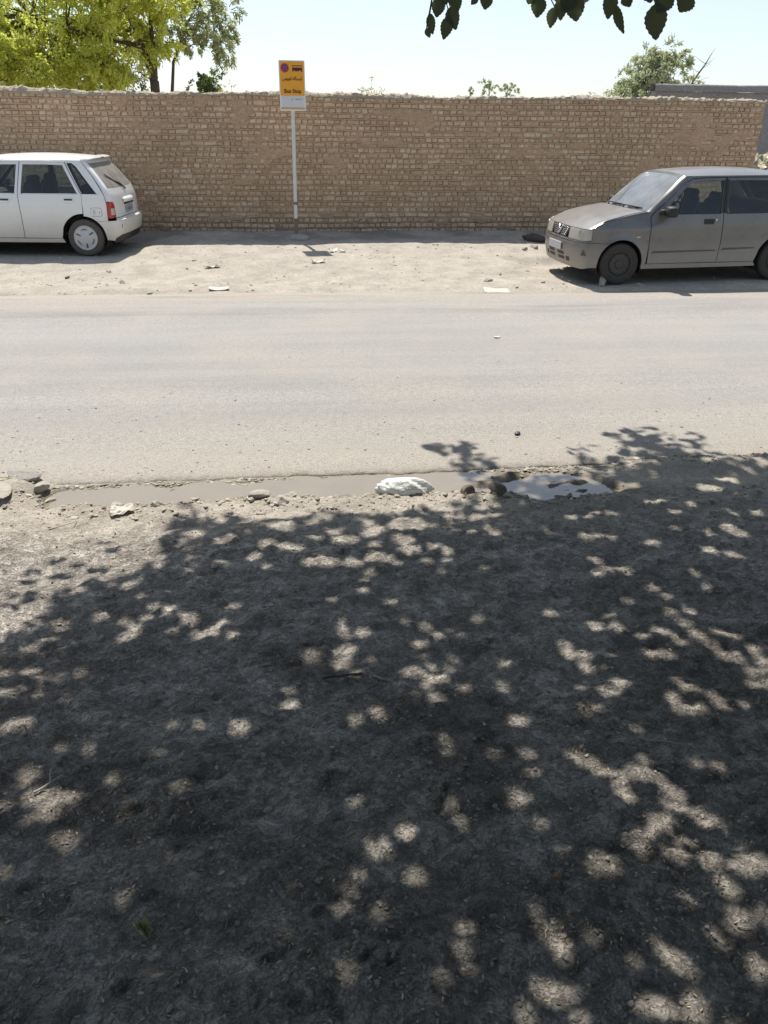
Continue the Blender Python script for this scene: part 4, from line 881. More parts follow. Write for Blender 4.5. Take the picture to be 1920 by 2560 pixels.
    # ---- wheels
    for wx_ in (0, 2.345):
        for sg in (-1, 1):
            wr = empty('wheel', (wx_, sg*.705, .27)); wr.parent = car
            if sg > 0: wr.rotation_euler = (0, 0, PI)
            tp = [(.178, .075), (.205, .084), (.235, .088), (.257, .080), (.268, .066), (.271, .04), (.271, .02), (.265, .018), (.265, .010), (.271, .008), (.271, -.008), (.265, -.010), (.265, -.018), (.271, -.02), (.271, -.04), (.268, -.066), (.257, -.080), (.235, -.088), (.205, -.084), (.178, -.075), (.170, -.04), (.170, .04), (.178, .075)]
            tyo = MB().lathe(tp, 56).build('tyre', M_tyre if hatch else M_tyre2, wr, True, sharp=50)
            if hatch:
                MB().lathe([(.178, -.070), (.182, -.082), (.174, -.088), (.165, -.082), (.150, -.082), (.11, -.090), (.05, -.096), (.0001, -.097)], 56).build('wheel_cover', M_hub, wr, True, sharp=40)
                for k in range(3):
                    a = R(120*k+35)
                    for (r0_, r1_, da) in ((.075, .145, 0.0),):
                        MB().rbox((.112*math.cos(a), -.0925, .112*math.sin(a)), (.070, .012, .016), .003, (0, -a, 0)).build('slot', M_black, wr)
                    a2 = a+R(60); arcp = [((.125)*math.cos(a2+q), -.0885, .125*math.sin(a2+q)) for q in np.linspace(-.42, .42, 9)]
                    MB().tube(np.array(arcp), [.003, .006, .009, .010, .010, .010, .009, .006, .003], 6).build('slot', M_greyp, wr, True)
            else:
                MB().lathe([(.178, -.070), (.180, -.080), (.168, -.078), (.160, -.050), (.148, -.046), (.140, -.060), (.10, -.066), (.06, -.056), (.05, -.070), (.0001, -.072)], 48).build('wheel_disc', M_steel, wr, True, sharp=40)
                for k in range(14):
                    a = 2*PI*k/14; MB().lathe([(.0001, -.003), (.011, -.003), (.011, .002)], 10, 'y', (.132*math.cos(a), -.064, .132*math.sin(a))).build('vent_hole', M_black, wr)
            MB().lathe([(.165, -.04), (.165, .05), (.0001, .05)], 32).build('wheel_back', M_under, wr)
    return car
P_white = paintmat('white_car_paint', (.82, .81, .78), 0.0, .16, (.46, .40, .32), .25, .85, .05)
P_grey = paintmat('dusty_grey_car_paint', (.085, .086, .088), .30, .18, (.37, .335, .29), .42, .95, .30)
G_side = glassmat('side_glass', (.78, .85, .82), .05, (.35, .33, .30)); G_ws = glassmat('dusty_sheen_windscreen', (.55, .62, .62), .42, (.44, .47, .50)); G_rear = glassmat('dusty_rear_glass', (.5, .5, .5), .70, (.36, .335, .30))  # windscreen dust tinted bluish to carry part of the sky reflection
wc = make_car('parked_hatchback', 'hatch', WHITE, P_white, P_white, G_side, G_side, G_rear)
tag(wc, 'white five-door hatchback parked on the dirt verge, rear end towards the sign', 'car')
gc = make_car('parked_sedan', 'sedan', GREY, P_grey, M_black, G_side, G_ws, G_side)
tag(gc, 'dust-covered dark grey saloon car parked nose-left at the road edge', 'car')
# ------------------------------------------------------------------ trees behind the wall
FLECKS = np.array([[float(v) for v in t.split(',')] for t in '-0.73,3.45,0.034;-0.71,3.38,0.028;-0.82,3.34,0.031;-0.41,3.37,0.023;-0.25,3.45,0.026;-0.19,3.31,0.023;-0.82,3.16,0.03;-1.04,3.13,0.027;-0.75,3.07,0.019;-0.67,2.96,0.025;-0.6,2.94,0.032;-0.61,2.88,0.02;-0.69,2.87,0.032;-0.88,2.89,0.032;-0.33,2.96,0.027;-0.77,2.84,0.031;-0.72,2.79,0.031;-0.75,2.71,0.028;-0.71,2.73,0.029;-0.53,2.87,0.025;-0.5,2.82,0.044;-0.56,2.74,0.024;-0.45,2.71,0.03;-0.4,2.74,0.031;-0.36,2.79,0.024;-0.31,2.68,0.021;-1.03,2.84,0.021;-1.11,2.68,-0.046;-0.87,2.49,-0.032;0.02,3.36,0.037;0.07,3.36,0.037;0.11,3.34,0.034;0.23,3.33,0.057;0.3,3.21,0.033;0.11,2.96,0.019;0.27,3.14,0.022;0.25,3.01,0.026;0.14,2.76,-0.02;0.14,2.7,0.021;0.15,2.64,0.024;0.22,2.67,0.034;0.15,2.54,0.042;0.12,2.54,0.028;0.12,2.46,0.041;0.17,2.38,0.019;0.01,2.51,0.031;0.24,2.44,-0.023;-0.08,2.29,-0.024;-0.08,2.21,0.031;0.15,2.09,0.018;0.23,2.12,0.023;-0.25,2.1,0.032;-0.39,2.12,-0.033;-0.48,2.13,-0.022;-1.03,2.17,0.028;-0.99,2.19,0.03;-0.89,1.92,0.033;-0.83,2.04,-0.027;-0.73,2.02,-0.021;-0.63,1.88,-0.029;-0.5,2,-0.015;-0.42,1.81,-0.016;-0.85,1.83,0.035;-0.8,1.82,0.039;-0.74,1.81,0.039;-0.79,1.77,0.031;-0.93,1.81,0.017;-0.72,1.66,0.03;-0.41,1.81,-0.017;0.12,1.71,-0.028;0.16,1.53,0.022;0.11,1.44,-0.028;0.08,1.4,-0.018;0.06,1.34,0.019;0.15,1.32,0.015;0.06,1.16,-0.022;-0.5,1.42,-0.021;-0.84,1.74,-0.017;-0.84,1.55,-0.019;0.45,3.32,0.021;0.6,3.32,0.023;0.7,3.34,0.026;0.65,3.21,-0.025;0.86,3.23,-0.023;1.39,3.08,0.028;1.53,3.11,0.04;1.45,3.12,0.022;2.05,3.26,0.035;2.14,3.22,0.033;1.85,3.03,0.024;1.43,3.23,0.032;0.37,2.9,0.023;1.59,2.91,0.028;1.62,2.83,0.019;1.43,2.83,0.021;1.84,2.89,-0.019;1.05,2.77,0.026;0.72,2.75,0.018;1.58,2.71,0.028;1.67,2.72,0.025;1.3,2.7,0.02;0.41,2.73,-0.026;0.49,2.69,0.025;0.53,2.63,0.021;0.58,2.68,-0.021;0.63,2.62,-0.019;1.21,2.64,0.033;1.29,2.6,0.031;1.37,2.53,0.025;1.46,2.58,0.031;1.48,2.54,0.019;1.6,2.62,0.032;1.6,2.53,0.031;1.61,2.48,0.027;1.51,2.49,0.027;1.7,2.53,0.027;1.72,2.49,0.027;1.74,2.47,0.025;1.63,2.42,0.023;1.63,2.36,0.024;1.66,2.34,0.024;1.68,2.33,0.02;1.77,2.38,0.026;1.77,2.3,0.027;0.44,2.57,0.03;1.03,2.5,0.026;1.03,2.44,0.024;1.09,2.43,0.028;1.06,2.37,0.025;1.07,2.33,0.022;1.35,2.4,0.028;1.39,2.4,0.03;1.42,2.38,0.026;0.44,2.47,-0.023;0.56,2.44,-0.027;0.75,2.38,0.025;1.13,2.33,-0.018;1.19,2.41,-0.017;0.37,2.37,0.023;0.4,2.37,0.023;0.47,2.4,0.018;0.45,2.33,0.028;0.49,2.32,0.03;0.53,2.37,-0.03;0.43,2.29,0.021;1.69,2.25,0.027;1.74,2.24,0.027;1.65,2.17,0.026;1.7,2.16,0.026;0.71,2.25,0.017;1,2.21,0.017;0.56,2.24,0.021;0.45,2.21,0.029;1.08,2.18,0.027;1.11,2.18,0.026;1.15,2.24,0.021;1.16,2.21,0.017;1.01,2.09,-0.033;0.96,2.07,-0.021;1.31,2.11,0.027;1.38,2.16,0.022;1.41,2.15,0.022;1.47,2.1,0.029;1.46,2.05,0.023;1.3,2.05,0.023;1.34,2.04,0.025;1.38,2.04,0.023;0.71,2.05,0.034;1.55,2.06,-0.025;1.37,2.21,-0.026;0.38,2.23,-0.019;0.44,1.96,-0.028;0.44,1.9,-0.03;0.58,1.86,-0.023;0.7,1.86,-0.036;0.85,1.83,0.029;0.88,1.81,0.028;0.69,1.76,-0.028;0.91,1.75,0.032;0.95,1.71,0.025;1.01,1.72,0.032;1.05,1.71,0.035;1.07,1.69,0.025;1.09,1.64,0.033;1.06,1.79,-0.034;1.28,1.72,-0.029;1.22,1.75,-0.031;0.94,1.66,0.023;1.11,1.96,-0.029;0.94,1.63,0.03;1.08,1.64,0.024;1.1,1.63,0.024;1.05,1.58,0.026;1.08,1.57,0.026;1.11,1.55,0.023;0.98,1.51,0.027;1.01,1.51,0.027;1.14,1.5,0.034;0.9,1.45,0.033;0.95,1.47,0.021;1.04,1.45,0.028;0.99,1.42,0.029;1.08,1.39,0.029;1.07,1.36,0.025;1.18,1.38,0.029;1.14,1.34,0.026;1.17,1.34,0.026;1.22,1.35,0.019;0.61,1.65,0.025;0.4,1.65,-0.028;0.42,1.59,-0.02;0.65,1.56,-0.026;0.26,1.57,0.027;0.19,1.52,0.016;0.76,1.39,0.027;0.79,1.39,0.028;0.26,1.43,0.026;0.68,1.46,-0.023;1.07,1.29,0.024;1.08,1.28,0.022;0.95,1.27,-0.025;1.06,1.2,0.032;1.13,1.2,0.018;0.98,1.18,-0.024;0.99,1.16,-0.021;0.36,1.26,-0.03;0.34,1.19,-0.025;0.35,1.14,-0.019;0.58,1.21,0.024;0.59,1.19,0.023;0.58,1.16,-0.019;0.55,1.22,-0.014;0.67,1.19,-0.026;0.55,1.27,-0.018;0.75,1.13,-0.025;0.84,1.13,0.027;0.85,1.11,0.025;0.87,1.09,-0.028;0.83,1.16,-0.016;1.04,1.08,0.026;0.28,1.11,-0.019;0.51,1.08,0.026;0.53,1.07,0.025;0.57,1.07,-0.026;0.45,1.03,-0.031;0.57,1,-0.026;0.76,1.02,0.027;0.77,1.01,0.026;0.85,1.02,0.028;0.83,0.99,0.026;0.72,1.01,-0.022;0.92,0.96,-0.023;1.02,3.64,0.032;1.48,3.5,0.034;1.54,3.51,0.037;1.61,3.48,0.029;1.8,3.39,0.041;2.05,3.26,0.043;2.01,3.89,0.037;2.07,3.9,0.037;1.95,4.19,0.046;2.02,4.17,0.045;2.62,4.22,0.043;2.68,4.21,0.043;2.44,4.1,0.045;2.51,4.09,0.045;2.28,3.51,0.04;2.3,3.46,0.042;2.31,3.41,0.031;2.15,3.46,0.029;2.09,3.75,0.031;2.24,3.86,0.026;1.99,3.54,0.02;2.55,3.69,0.028;1.64,3.8,0.033;1.73,3.79,0.034;1.49,3.76,0.03;1.58,3.74,0.028;0.38,3.75,0.067;0.5,3.79,0.054;0.61,3.78,0.061;0.52,3.6,0.072;0.53,3.46,0.069;0.66,3.49,0.038;0.33,3.38,0.049;0.72,3.42,0.031;0.89,3.65,0.027;0.99,3.7,0.02;0.4,3.37,0.049;-0.58,3.76,0.042;-0.45,3.65,0.03;-0.39,3.68,0.024;-0.2,3.59,0.048;-0.11,3.81,0.051;-0.17,3.81,0.038;-0.04,3.52,0.036;-0.1,3.54,0.042;0.05,3.64,0.031;0.15,3.73,0.038;0.18,3.62,0.049;0.24,3.62,0.049;0.34,3.7,0.05;0.35,3.51,0.036;-0.26,3.43,0.035;-0.75,3.54,0.023;0.35,3.85,0.031'.split(';')])
M_bark = simple('grey_brown_bark', (.13, .10, .075), .95, var=.35, scale=18, bmp=.03, spec=.1)
M_twig = simple('pale_dry_twig', (.30, .25, .19), .9, var=.3, scale=20)
M_ylf = leafmat('yellow_green_leaf', (.50, .55, .10), (.82, .83, .23), .62)
M_slf = leafmat('silvery_leaf', (.26, .29, .17), (.42, .44, .30), .5)
M_dlf = leafmat('dark_evergreen_leaf', (.022, .04, .018), (.05, .075, .03), .25)
M_glf = leafmat('hazy_green_leaf', (.32, .35, .25), (.48, .50, .38), .5)  # leaf colour paled to stand in for haze over the far trees
M_blf = leafmat('bright_bush_leaf', (.06, .11, .035), (.15, .20, .08), .4)
M_wlf = leafmat('weed_leaf', (.20, .21, .08), (.36, .33, .16), .4)
def bez(a, b_, bend, n=9):
    a, b_, bend = map(np.array, (a, b_, bend)); t = np.linspace(0, 1, n)[:, None]; m = (a+b_)/2+bend; return a*(1-t)**2+2*m*t*(1-t)+b_*t*t
def tree(name, label, base, stems, clumps, leafm, seed, lsize, wid=.6, group=None, droop=-.5, limb=True, bark=None, cat='tree'):
    """stems: list of (points, r0, r1); clumps: (centre, radii, leaf count)"""
    rng = np.random.default_rng(seed); t = empty(name, base); tag(t, label, cat, group); bk = bark or M_bark
    tr = MB()
    for pts, r0, r1 in stems: tr.tube(np.array(pts, float), np.linspace(r0, r1, len(pts)), 9)
    tr.build('trunk', bk, t, True)
    ends = np.vstack([np.stack([np.interp(np.linspace(len(p_)*.35, len(p_)-1, 9), np.arange(len(p_)), np.array(p_)[:, k_]) for k_ in range(3)], 1) for p_, _, _ in stems]); lm = MB(); P, D = [], []
    for c_, r_, n_ in clumps:
        c_ = np.array(c_, float); r_ = np.array(r_, float)
        e = ends[np.argmin(np.linalg.norm((ends-c_)*np.array([1, 1, .8]), axis=1)+rng.random(len(ends))*.5)]
        if limb: lm.tube(bez(e, c_, rng.normal(size=3)*.12*np.linalg.norm(c_-e)), np.linspace(.030, .008, 9)*max(.4, min(1.2, np.mean(r_))), 6)
        ns = max(3, int(n_/45))                                # sprays: leaves strung along small twigs
        for _ in range(ns):
            u = rng.normal(size=3); u /= np.linalg.norm(u); q = c_+u*r_*rng.uniform(.25, 1.0)**.6; d = u*.8+rng.normal(size=3)*.35+np.array([0, 0, droop]); d /= np.linalg.norm(d)
            L = np.mean(r_)*rng.uniform(.35, .7); k = int(n_/ns); s_ = rng.random(k)
            if limb: lm.tube(np.array([c_*.5+q*.5, q, q+d*L]), [.010, .006, .003], 4, False)
            P.append(q+d*(s_*L)[:, None]+rng.normal(size=(k, 3))*np.mean(r_)*.10); D.append(d+rng.normal(size=(k, 3))*.8+np.array([0, 0, -.25]))
    P, D = np.vstack(P), np.vstack(D)
    if limb: lm.build('limbs', bk, t, True)
    obj('crown', leaf_mesh('crown', P, lsize*rng.uniform(.6, 1.3, len(P)), D, rng, wid), leafm, t); return t
def clumpset(rng, c_, R_, n, r, cnt):
    out = []
    for _ in range(n):
        u = rng.normal(size=3); u /= np.linalg.norm(u); q = np.array(c_)+u*np.array(R_)*rng.uniform(.3, 1)**.5; rr = r*rng.uniform(.7, 1.3); out.append((q, (rr*1.2, rr*1.2, rr*.75), int(cnt*rng.uniform(.7, 1.3))))
    return out
rg = np.random.default_rng(11)
# big yellow-green tree on the left (base on the ground behind the wall)
B0 = (-2.93, 20.0, .33)
cl = clumpset(rg, (-2.2, .3, 3.9), (2.1, 1.6, 1.5), 44, .60, 720)+clumpset(rg, (-.2, 0, 3.85), (1.0, 1.0, .75), 13, .42, 420)+clumpset(rg, (-3.3, -.2, 2.9), (1.2, 1, .75), 18, .5, 640)+clumpset(rg, (-1.35, 0, 2.6), (.6, .8, .4), 10, .36, 560)+clumpset(rg, (.4, .2, 4.7), (1.0, 1.2, .8), 12, .55, 700)
yt = tree('broadleaf_tree', 'bright yellow-green tree with a forked trunk behind the left part of the wall', B0,
     [([(0, 0, -.2), (.0, 0, 1.4), (.02, 0, 2.45)], .13, .10), ([(.02, 0, 2.40), (-.10, 0, 2.9), (-.30, .05, 3.5), (-.75, .1, 4.4)], .085, .04), ([(.03, 0, 2.42), (.08, 0, 2.9), (.07, 0, 3.5), (.2, .1, 4.6)], .065, .03), ([(-.2, 0, 3.1), (-1.2, 0, 3.3), (-2.4, .1, 3.6)], .05, .02)], cl, M_ylf, 21, .090, .58)
rg = np.random.default_rng(12)
cl = clumpset(rg, (.85, 0, 3.55), (.75, .6, .75), 26, .30, 230)
tree('silvery_tree', 'thin grey-green tree with drooping sprays beside the yellow-green tree', (-2.75, 21.4, .33), [([(0, 0, -.2), (-.05, 0, 1.8), (.12, 0, 2.9), (.5, 0, 3.7)], .06, .02)], cl, M_slf, 22, .085, .42, droop=-.8)
for (bx_, by_, cz, rr, lab, sd) in ((-7.5, 24, 2.3, (.9, .9, 1.1), 'dark evergreen tree at the far left edge behind the wall', 31), (-5.0, 25, 2.75, (.8, .8, .8), 'dark evergreen tree showing through the yellow-green tree', 32)):
    rg = np.random.default_rng(sd); cl = clumpset(rg, (0, 0, cz), rr, 16, .45, 420)
    tree('evergreen_tree', lab, (bx_, by_, .33), [([(0, 0, -.2), (.05, 0, 1.2), (0, 0, cz+.3)], .10, .03)], cl, M_dlf, sd, .075, .5)
rg = np.random.default_rng(41); cl = clumpset(rg, (0, 0, 2.38), (.24, .22, .20), 16, .13, 330)
tree('round_bush', 'small round green bush-like tree top above the wall left of the sign', (-1.68, 19, .33), [([(0, 0, -.1), (.02, 0, 1.2), (0, 0, 2.3)], .035, .015)], cl, M_blf, 41, .040, .6, cat='bush')
rg = np.random.default_rng(42)
cl = clumpset(rg, (-.2, 0, 3.35), (1.0, .9, .85), 34, .40, 300)+clumpset(rg, (.75, .2, 3.9), (.9, .8, .75), 20, .32, 230)+clumpset(rg, (-.8, 0, 2.6), (.7, .6, .6), 14, .38, 380)
tree('feathery_tree', 'feathery pale grey-green tree left of the grey rendered wall', (14.75, 35, .33), [([(0, 0, -.2), (.1, 0, 1.5), (0, 0, 2.6)], .12, .08), ([(0, 0, 2.5), (-.4, 0, 3.4)], .07, .03), ([(0, 0, 2.5), (.6, 0, 3.4), (.8, 0, 4.1)], .07, .025)], cl, M_glf, 42, .11, .5)
rg = np.random.default_rng(43); cl = clumpset(rg, (.3, 0, 3.1), (1.2, .7, .5), 16, .26, 120)
stems = [([(0, 0, -.2), (.05, 0, 1.5), (0, 0, 2.4)], .10, .075), ([(0, 0, 2.35), (-.25, 0, 2.8), (-.62, 0, 3.5), (-.8, 0, 4.3)], .06, .015), ([(0, 0, 2.35), (.3, 0, 3.0), (.62, 0, 3.6), (1.0, .1, 4.1), (1.2, .1, 4.5)], .065, .012), ([(.3, 0, 3.0), (.8, 0, 3.1), (1.5, 0, 3.2)], .03, .006)]
for k in range(26):
    a = rg.uniform(0, 1); s0 = np.array([.3, 0, 3.0])*(1-a)+np.array([1.1, .1, 4.3])*a if k % 2 else np.array([-.25, 0, 2.8])*(1-a)+np.array([-.8, 0, 4.2])*a
    e = s0+np.array([rg.normal()*.35+.15, rg.normal()*.3, abs(rg.normal())*.3+.08]); stems.append((bez(s0, e, rg.normal(size=3)*.06, 5), .012, .003))
tree('bare_branched_tree', 'half-bare tree with spreading dry branches above the grey rendered wall', (17.0, 37, .33), stems, cl, M_glf, 43, .07, .5)
for (bx_, hh, sd, lab, w_) in ((10.35, 3.95, 51, 'small distant tree, the taller of two above the wall right of centre', .75), (11.3, 3.78, 52, 'small distant tree, the lower spreading one right of its taller neighbour', .6), (9.35, 3.68, 53, 'tiny distant shrub top just left of the two small trees', .22)):
    rg = np.random.default_rng(sd); cl = clumpset(rg, (0, 0, hh-.15), (w_*.7, .5, .33 if sd < 53 else .15), 9 if sd < 53 else 4, .22 if sd < 53 else .12, 120)
    tree('distant_tree', lab, (bx_, 45, .0), [([(0, 0, -.2), (.03, 0, 1.5), (0, 0, hh-.1)], .05, .02)], cl, M_glf, sd, .075, .55, bark=M_bark)
# weeds behind the wall top
def weed(label, base, h_, n_, m, seed, sp=.12):
    rng = np.random.default_rng(seed); t = empty('weed', base); tag(t, label, 'weed'); st_ = MB(); P, D = [], []
    for k in range(n_):
        e = np.array([rng.normal()*sp, rng.normal()*sp*.5, h_*rng.uniform(.75, 1.05)]); pts = bez((0, 0, 0), e, (rng.normal()*.03, 0, .05), 7); st_.tube(pts, np.linspace(.006, .002, 7), 4)
        for q in pts[3:]:
            for _ in range(11): P.append(q+rng.normal(size=3)*.03); D.append(np.array([rng.normal(), rng.normal(), rng.uniform(-.2, .9)]))
    st_.build('stem', M_twig, t); P = np.array(P); obj('foliage', leaf_mesh('foliage', P, .06*rng.uniform(.5, 1.2, len(P)), np.array(D), rng, .4), m, t)
weed('tall yellow-green weed poking above the wall right of the sign', (1.45, 15.9, .33), 2.34, 9, M_wlf, 61, .10)
weed('dry yellowish weed tuft above the wall just right of the taller weed', (1.68, 16.0, .33), 2.22, 14, M_wlf, 62, .18)
weed('sparse dry weed sprig above the wall close to the sign board', (.65, 15.9, .33), 2.18, 6, M_wlf, 63, .12)
weed('sparse dry weed sprig above the wall between round bush and sign', (-1.1, 16.2, .33), 2.19, 6, M_wlf, 64, .10)
weed('dry weed sprig above the wall left of the feathery tree', (5.6, 16.0, .33), 2.20, 7, M_twig, 65, .10)
# pale blossom shrub behind the saloon at the wall end
M_blo = leafmat('pale_pink_blossom', (.62, .50, .42), (.78, .70, .62), .3)
rg = np.random.default_rng(71); cl = clumpset(rg, (0, 0, .80), (.35, .3, .42), 14, .15, 130)
fs = tree('flowering_shrub', 'pale blossoming shrub beyond the right end of the brick wall behind the saloon', (9.10, 15.6, .33), [([(0, 0, -.1), (.02, 0, .4), (0, 0, .9)], .03, .012)], cl, M_glf, 71, .05, .6, cat='shrub')
P = np.array([np.array(c_)+rg.normal(size=3)*.16 for c_, _, _ in cl for _ in range(16)]); P = P-0
obj('blossom', leaf_mesh('blossom', P, .085*rg.uniform(.7, 1.3, len(P)), rg.normal(size=(len(P), 3)), rg, 1.2), M_blo, fs)

# ------------------------------------------------------------------ the shade tree over the camera
M_mlf = leafmat('shade_tree_leaf', (.028, .060, .020), (.055, .095, .030), .22, .4)
shade = empty('shade_tree', (1.6, -1.6, gz(1.6, -1.6))); tag(shade, 'shade tree whose dark serrated leaves hang into the top of the picture', 'tree')
ST = np.array(shade.location)
BORDER = [(-1.22, 2.65), (-1.23, 2.77), (-1.15, 2.89), (-1.13, 3.07), (-1.12, 3.14), (-1.07, 3.21), (-0.98, 3.22), (-0.86, 3.27), (-0.78, 3.35), (-0.75, 3.5), (-0.74, 3.61), (-0.77, 3.76), (-0.82, 3.82), (-0.75, 3.92), (-0.73, 4.13), (-0.67, 4.15), (-0.57, 4.03), (-0.43, 3.99), (-0.27, 3.93), (-0.09, 3.91), (0.09, 4.03), (0.2, 3.99), (0.36, 3.92), (0.45, 3.94), (0.64, 4.0), (0.79, 4.02), (0.92, 4.09), (1.05, 4.25), (1.03, 4.51), (0.95, 4.72), (0.87, 4.87), (0.79, 4.96), (0.92, 4.96), (1.1, 4.98), (1.21, 4.91), (1.19, 4.77), (1.29, 4.66), (1.25, 4.55), (1.35, 4.45), (1.71, 4.48), (1.82, 4.58), (1.82, 4.79), (1.99, 4.91), (2.08, 4.77), (2.15, 4.65), (2.22, 4.9), (2.16, 5.07), (2.39, 5.17), (2.61, 5.13), (2.67, 4.98), (2.86, 5.07), (2.96, 4.96), (2.84, 4.85), (2.86, 4.7), (2.9, 4.52), (3.07, 4.58), (3.15, 4.6), (4.31, 4.65), (5.5, 4.5), (6.0, 1.0), (5.2, -3.0), (2.5, -4.2), (-1.5, -3.8), (-3.2, -2.0), (-3.4, .5), (-2.6, 2.2), (-1.9, 2.45)]
SPECK = [(-1.28, 3.35, .05), (-1.15, 3.29, .06), (-1.28, 3.21, .035), (-1.2, 3.44, .045), (-1.11, 3.41, .045), (-1.0, 3.36, .05), (-1.31, 3.11, .07), (-1.26, 2.99, .06), (-1.05, 3.65, .05), (-.96, 3.57, .04), (-1.38, 2.9, .06), (-1.2, 3.05, .05)]
OFF = np.array([SH[0], SH[1]])/math.tan(SUN_EL)            # ground shift towards the sun per metre of height
rg = np.random.default_rng(81)
Fpos = FLECKS.copy(); Fr = np.abs(Fpos[:, 2])*np.where(Fpos[:, 2] > 0, 1.0, .5)
def project(P):
    d = P-np.array([0, 0, EYE]); f_ = np.array(fw); z = d @ f_; z = np.where(np.abs(z) < 1e-3, 1e-3, z)
    return 960+1950*(d @ np.array(r2))/z, 1280-1950*(d @ np.array(u2))/z, z
NL = 230000
nC = 9000
Gc = np.stack([rg.uniform(-3.6, 6.2, nC), rg.uniform(-4.2, 5.3, nC)], 1)
rad_ = np.linalg.norm(Gc-np.array([1.2, .6]), axis=1)
hmax = np.clip(6.6-.075*rad_**2, 4.0, 6.6); hC = 2.75+(hmax-2.75)*rg.random(nC)**.9
k = NL//nC; C3 = np.stack([Gc[:, 0]+OFF[0]*hC, Gc[:, 1]+OFF[1]*hC, hC], 1)
P = (C3[:, None, :]+rg.normal(size=(nC, k, 3))*np.array([.13, .13, .09])).reshape(-1, 3)
# strays that draw single leaf shadows at the left edge
SP = np.array([(x+OFF[0]*h_+rg.normal()*r_*.4, y+OFF[1]*h_+rg.normal()*r_*.4, h_) for x, y, r_ in SPECK for h_ in rg.uniform(2.75, 3.1, 3)])
zg = np.interp(P[:, 1]-OFF[1]*P[:, 2], PY, PZ)
G = P[:, :2]-OFF*(P[:, 2]-zg)[:, None]
keep = inpoly(G, BORDER)
bd = np.array(BORDER); mid_ = np.vstack([bd[:58], (bd[:57]+bd[1:58])/2]); dm = np.full(len(G), 9.0)
for q in mid_: dm = np.minimum(dm, np.hypot(G[:, 0]-q[0], G[:, 1]-q[1]))
keep &= rg.random(len(G)) < .16+.84*sstep(.05, .60, dm)
lsz = rg.uniform(.075, .125, len(P))
for (fx, fy, _), fr_ in zip(Fpos, Fr):
    dx = (G[:, 0]-fx); dy = (G[:, 1]-fy)*.93; near = (np.abs(dx) < .35) & (np.abs(dy) < .35)
    d_ = np.hypot(dx, dy); lim = 2.1*(d_-fr_*.66); lsz = np.where(near, np.minimum(lsz, np.maximum(lim, 0)), lsz)
keep &= lsz > .028
P, lsz = P[keep], lsz[keep]
RP_, RL_ = [], []                                              # small leaves that frame the gaps
for (fx, fy, _), fr_ in zip(Fpos, Fr):
    m_ = 70; a_ = rg.uniform(0, 2*PI, m_); d_ = fr_*.85+rg.uniform(.014, .12, m_); hh_ = rg.uniform(2.9, 5.6, m_); gx, gy = fx+d_*np.cos(a_), fy+d_*np.sin(a_)*1.07
    l_ = np.minimum(2.1*(d_-fr_*.66), rg.uniform(.04, .085, m_)); ok = inpoly(np.stack([gx, gy], 1), BORDER)
    for (gx2, gy2, _), fr2 in zip(Fpos, Fr): l_ = np.minimum(l_, np.maximum(2.1*(np.hypot(gx-gx2, (gy-gy2)*.93)-fr2*.66), 0))
    ok &= l_ > .026; zg_ = np.interp(gy, PY, PZ); RP_.append(np.stack([gx+OFF[0]*(hh_-zg_), gy+OFF[1]*(hh_-zg_), hh_], 1)[ok]); RL_.append(l_[ok])
P = np.vstack([P]+RP_); lsz = np.concatenate([lsz]+RL_); P = np.vstack([P, SP]); lsz = np.concatenate([lsz, rg.uniform(.08, .11, len(SP))])
sx, sy, sz = project(P); vis = (sz > 0) & (sx > -60) & (sx < 1980) & (sy > -70) & (sy < 2700)
P, lsz = P[~vis], lsz[~vis]
tr_c = np.linalg.norm(P-np.array([0, 0, EYE]), axis=1) > .7; P, lsz = P[tr_c], lsz[tr_c]
SKc = np.stack([rg.uniform(-5, 7, 190), rg.uniform(-6.5, -3.2, 190), rg.uniform(1.6, 4.2, 190)], 1); SKc = np.vstack([SKc, np.stack([np.where(rg.random(160) < .5, rg.uniform(-6, -4, 160), rg.uniform(5.6, 7.5, 160)), rg.uniform(-4, .5, 160), rg.uniform(1.2, 4, 160)], 1)])  # unseen leaf skirt behind and beside the camera, added to darken the shaded ground
SKp = (SKc[:, None]+rg.normal(size=(len(SKc), 26, 3))*np.array([.28, .28, .22])).reshape(-1, 3); P = np.vstack([P, SKp]); lsz = np.concatenate([lsz, rg.uniform(.09, .13, len(SKp))])
D = rg.normal(size=(len(P), 3))*np.array([1, 1, .5])+np.array([0, 0, -.35])
P = P-lsz[:, None]*.5*D/np.linalg.norm(D, axis=1, keepdims=True)
obj('crown', leaf_mesh('crown', P-ST, lsz, D, rg, .95), M_mlf, shade)
print('shade leaves', len(P))
tm = MB(); tm.tube([(0, 0, -.2), (.03, 0, .15), (0, .05, .9), (-.05, .12, 1.7), (-.08, .2, 2.4)], [.24, .19, .165, .155, .15], 14); tm.build('trunk', M_bark, shade, True)
lm = MB()
for k_ in range(16):
    a = R(-20+k_*24); rr = rg.uniform(1.6, 3.6); e = np.array([math.cos(a)*rr-.4, math.sin(a)*rr+1.8, rg.uniform(3.5, 5.2)])
    pts = bez((-.08, .2, 2.3), e, (0, 0, .6), 12); w_ = pts+ST; a_, b_, c_ = project(w_)
    if np.any((c_ > 0) & (a_ > -50) & (a_ < 1970) & (b_ > -40)): continue
    lm.tube(pts, np.linspace(.075, .018, 12), 8)
lm.build('limbs', M_bark, shade, True)
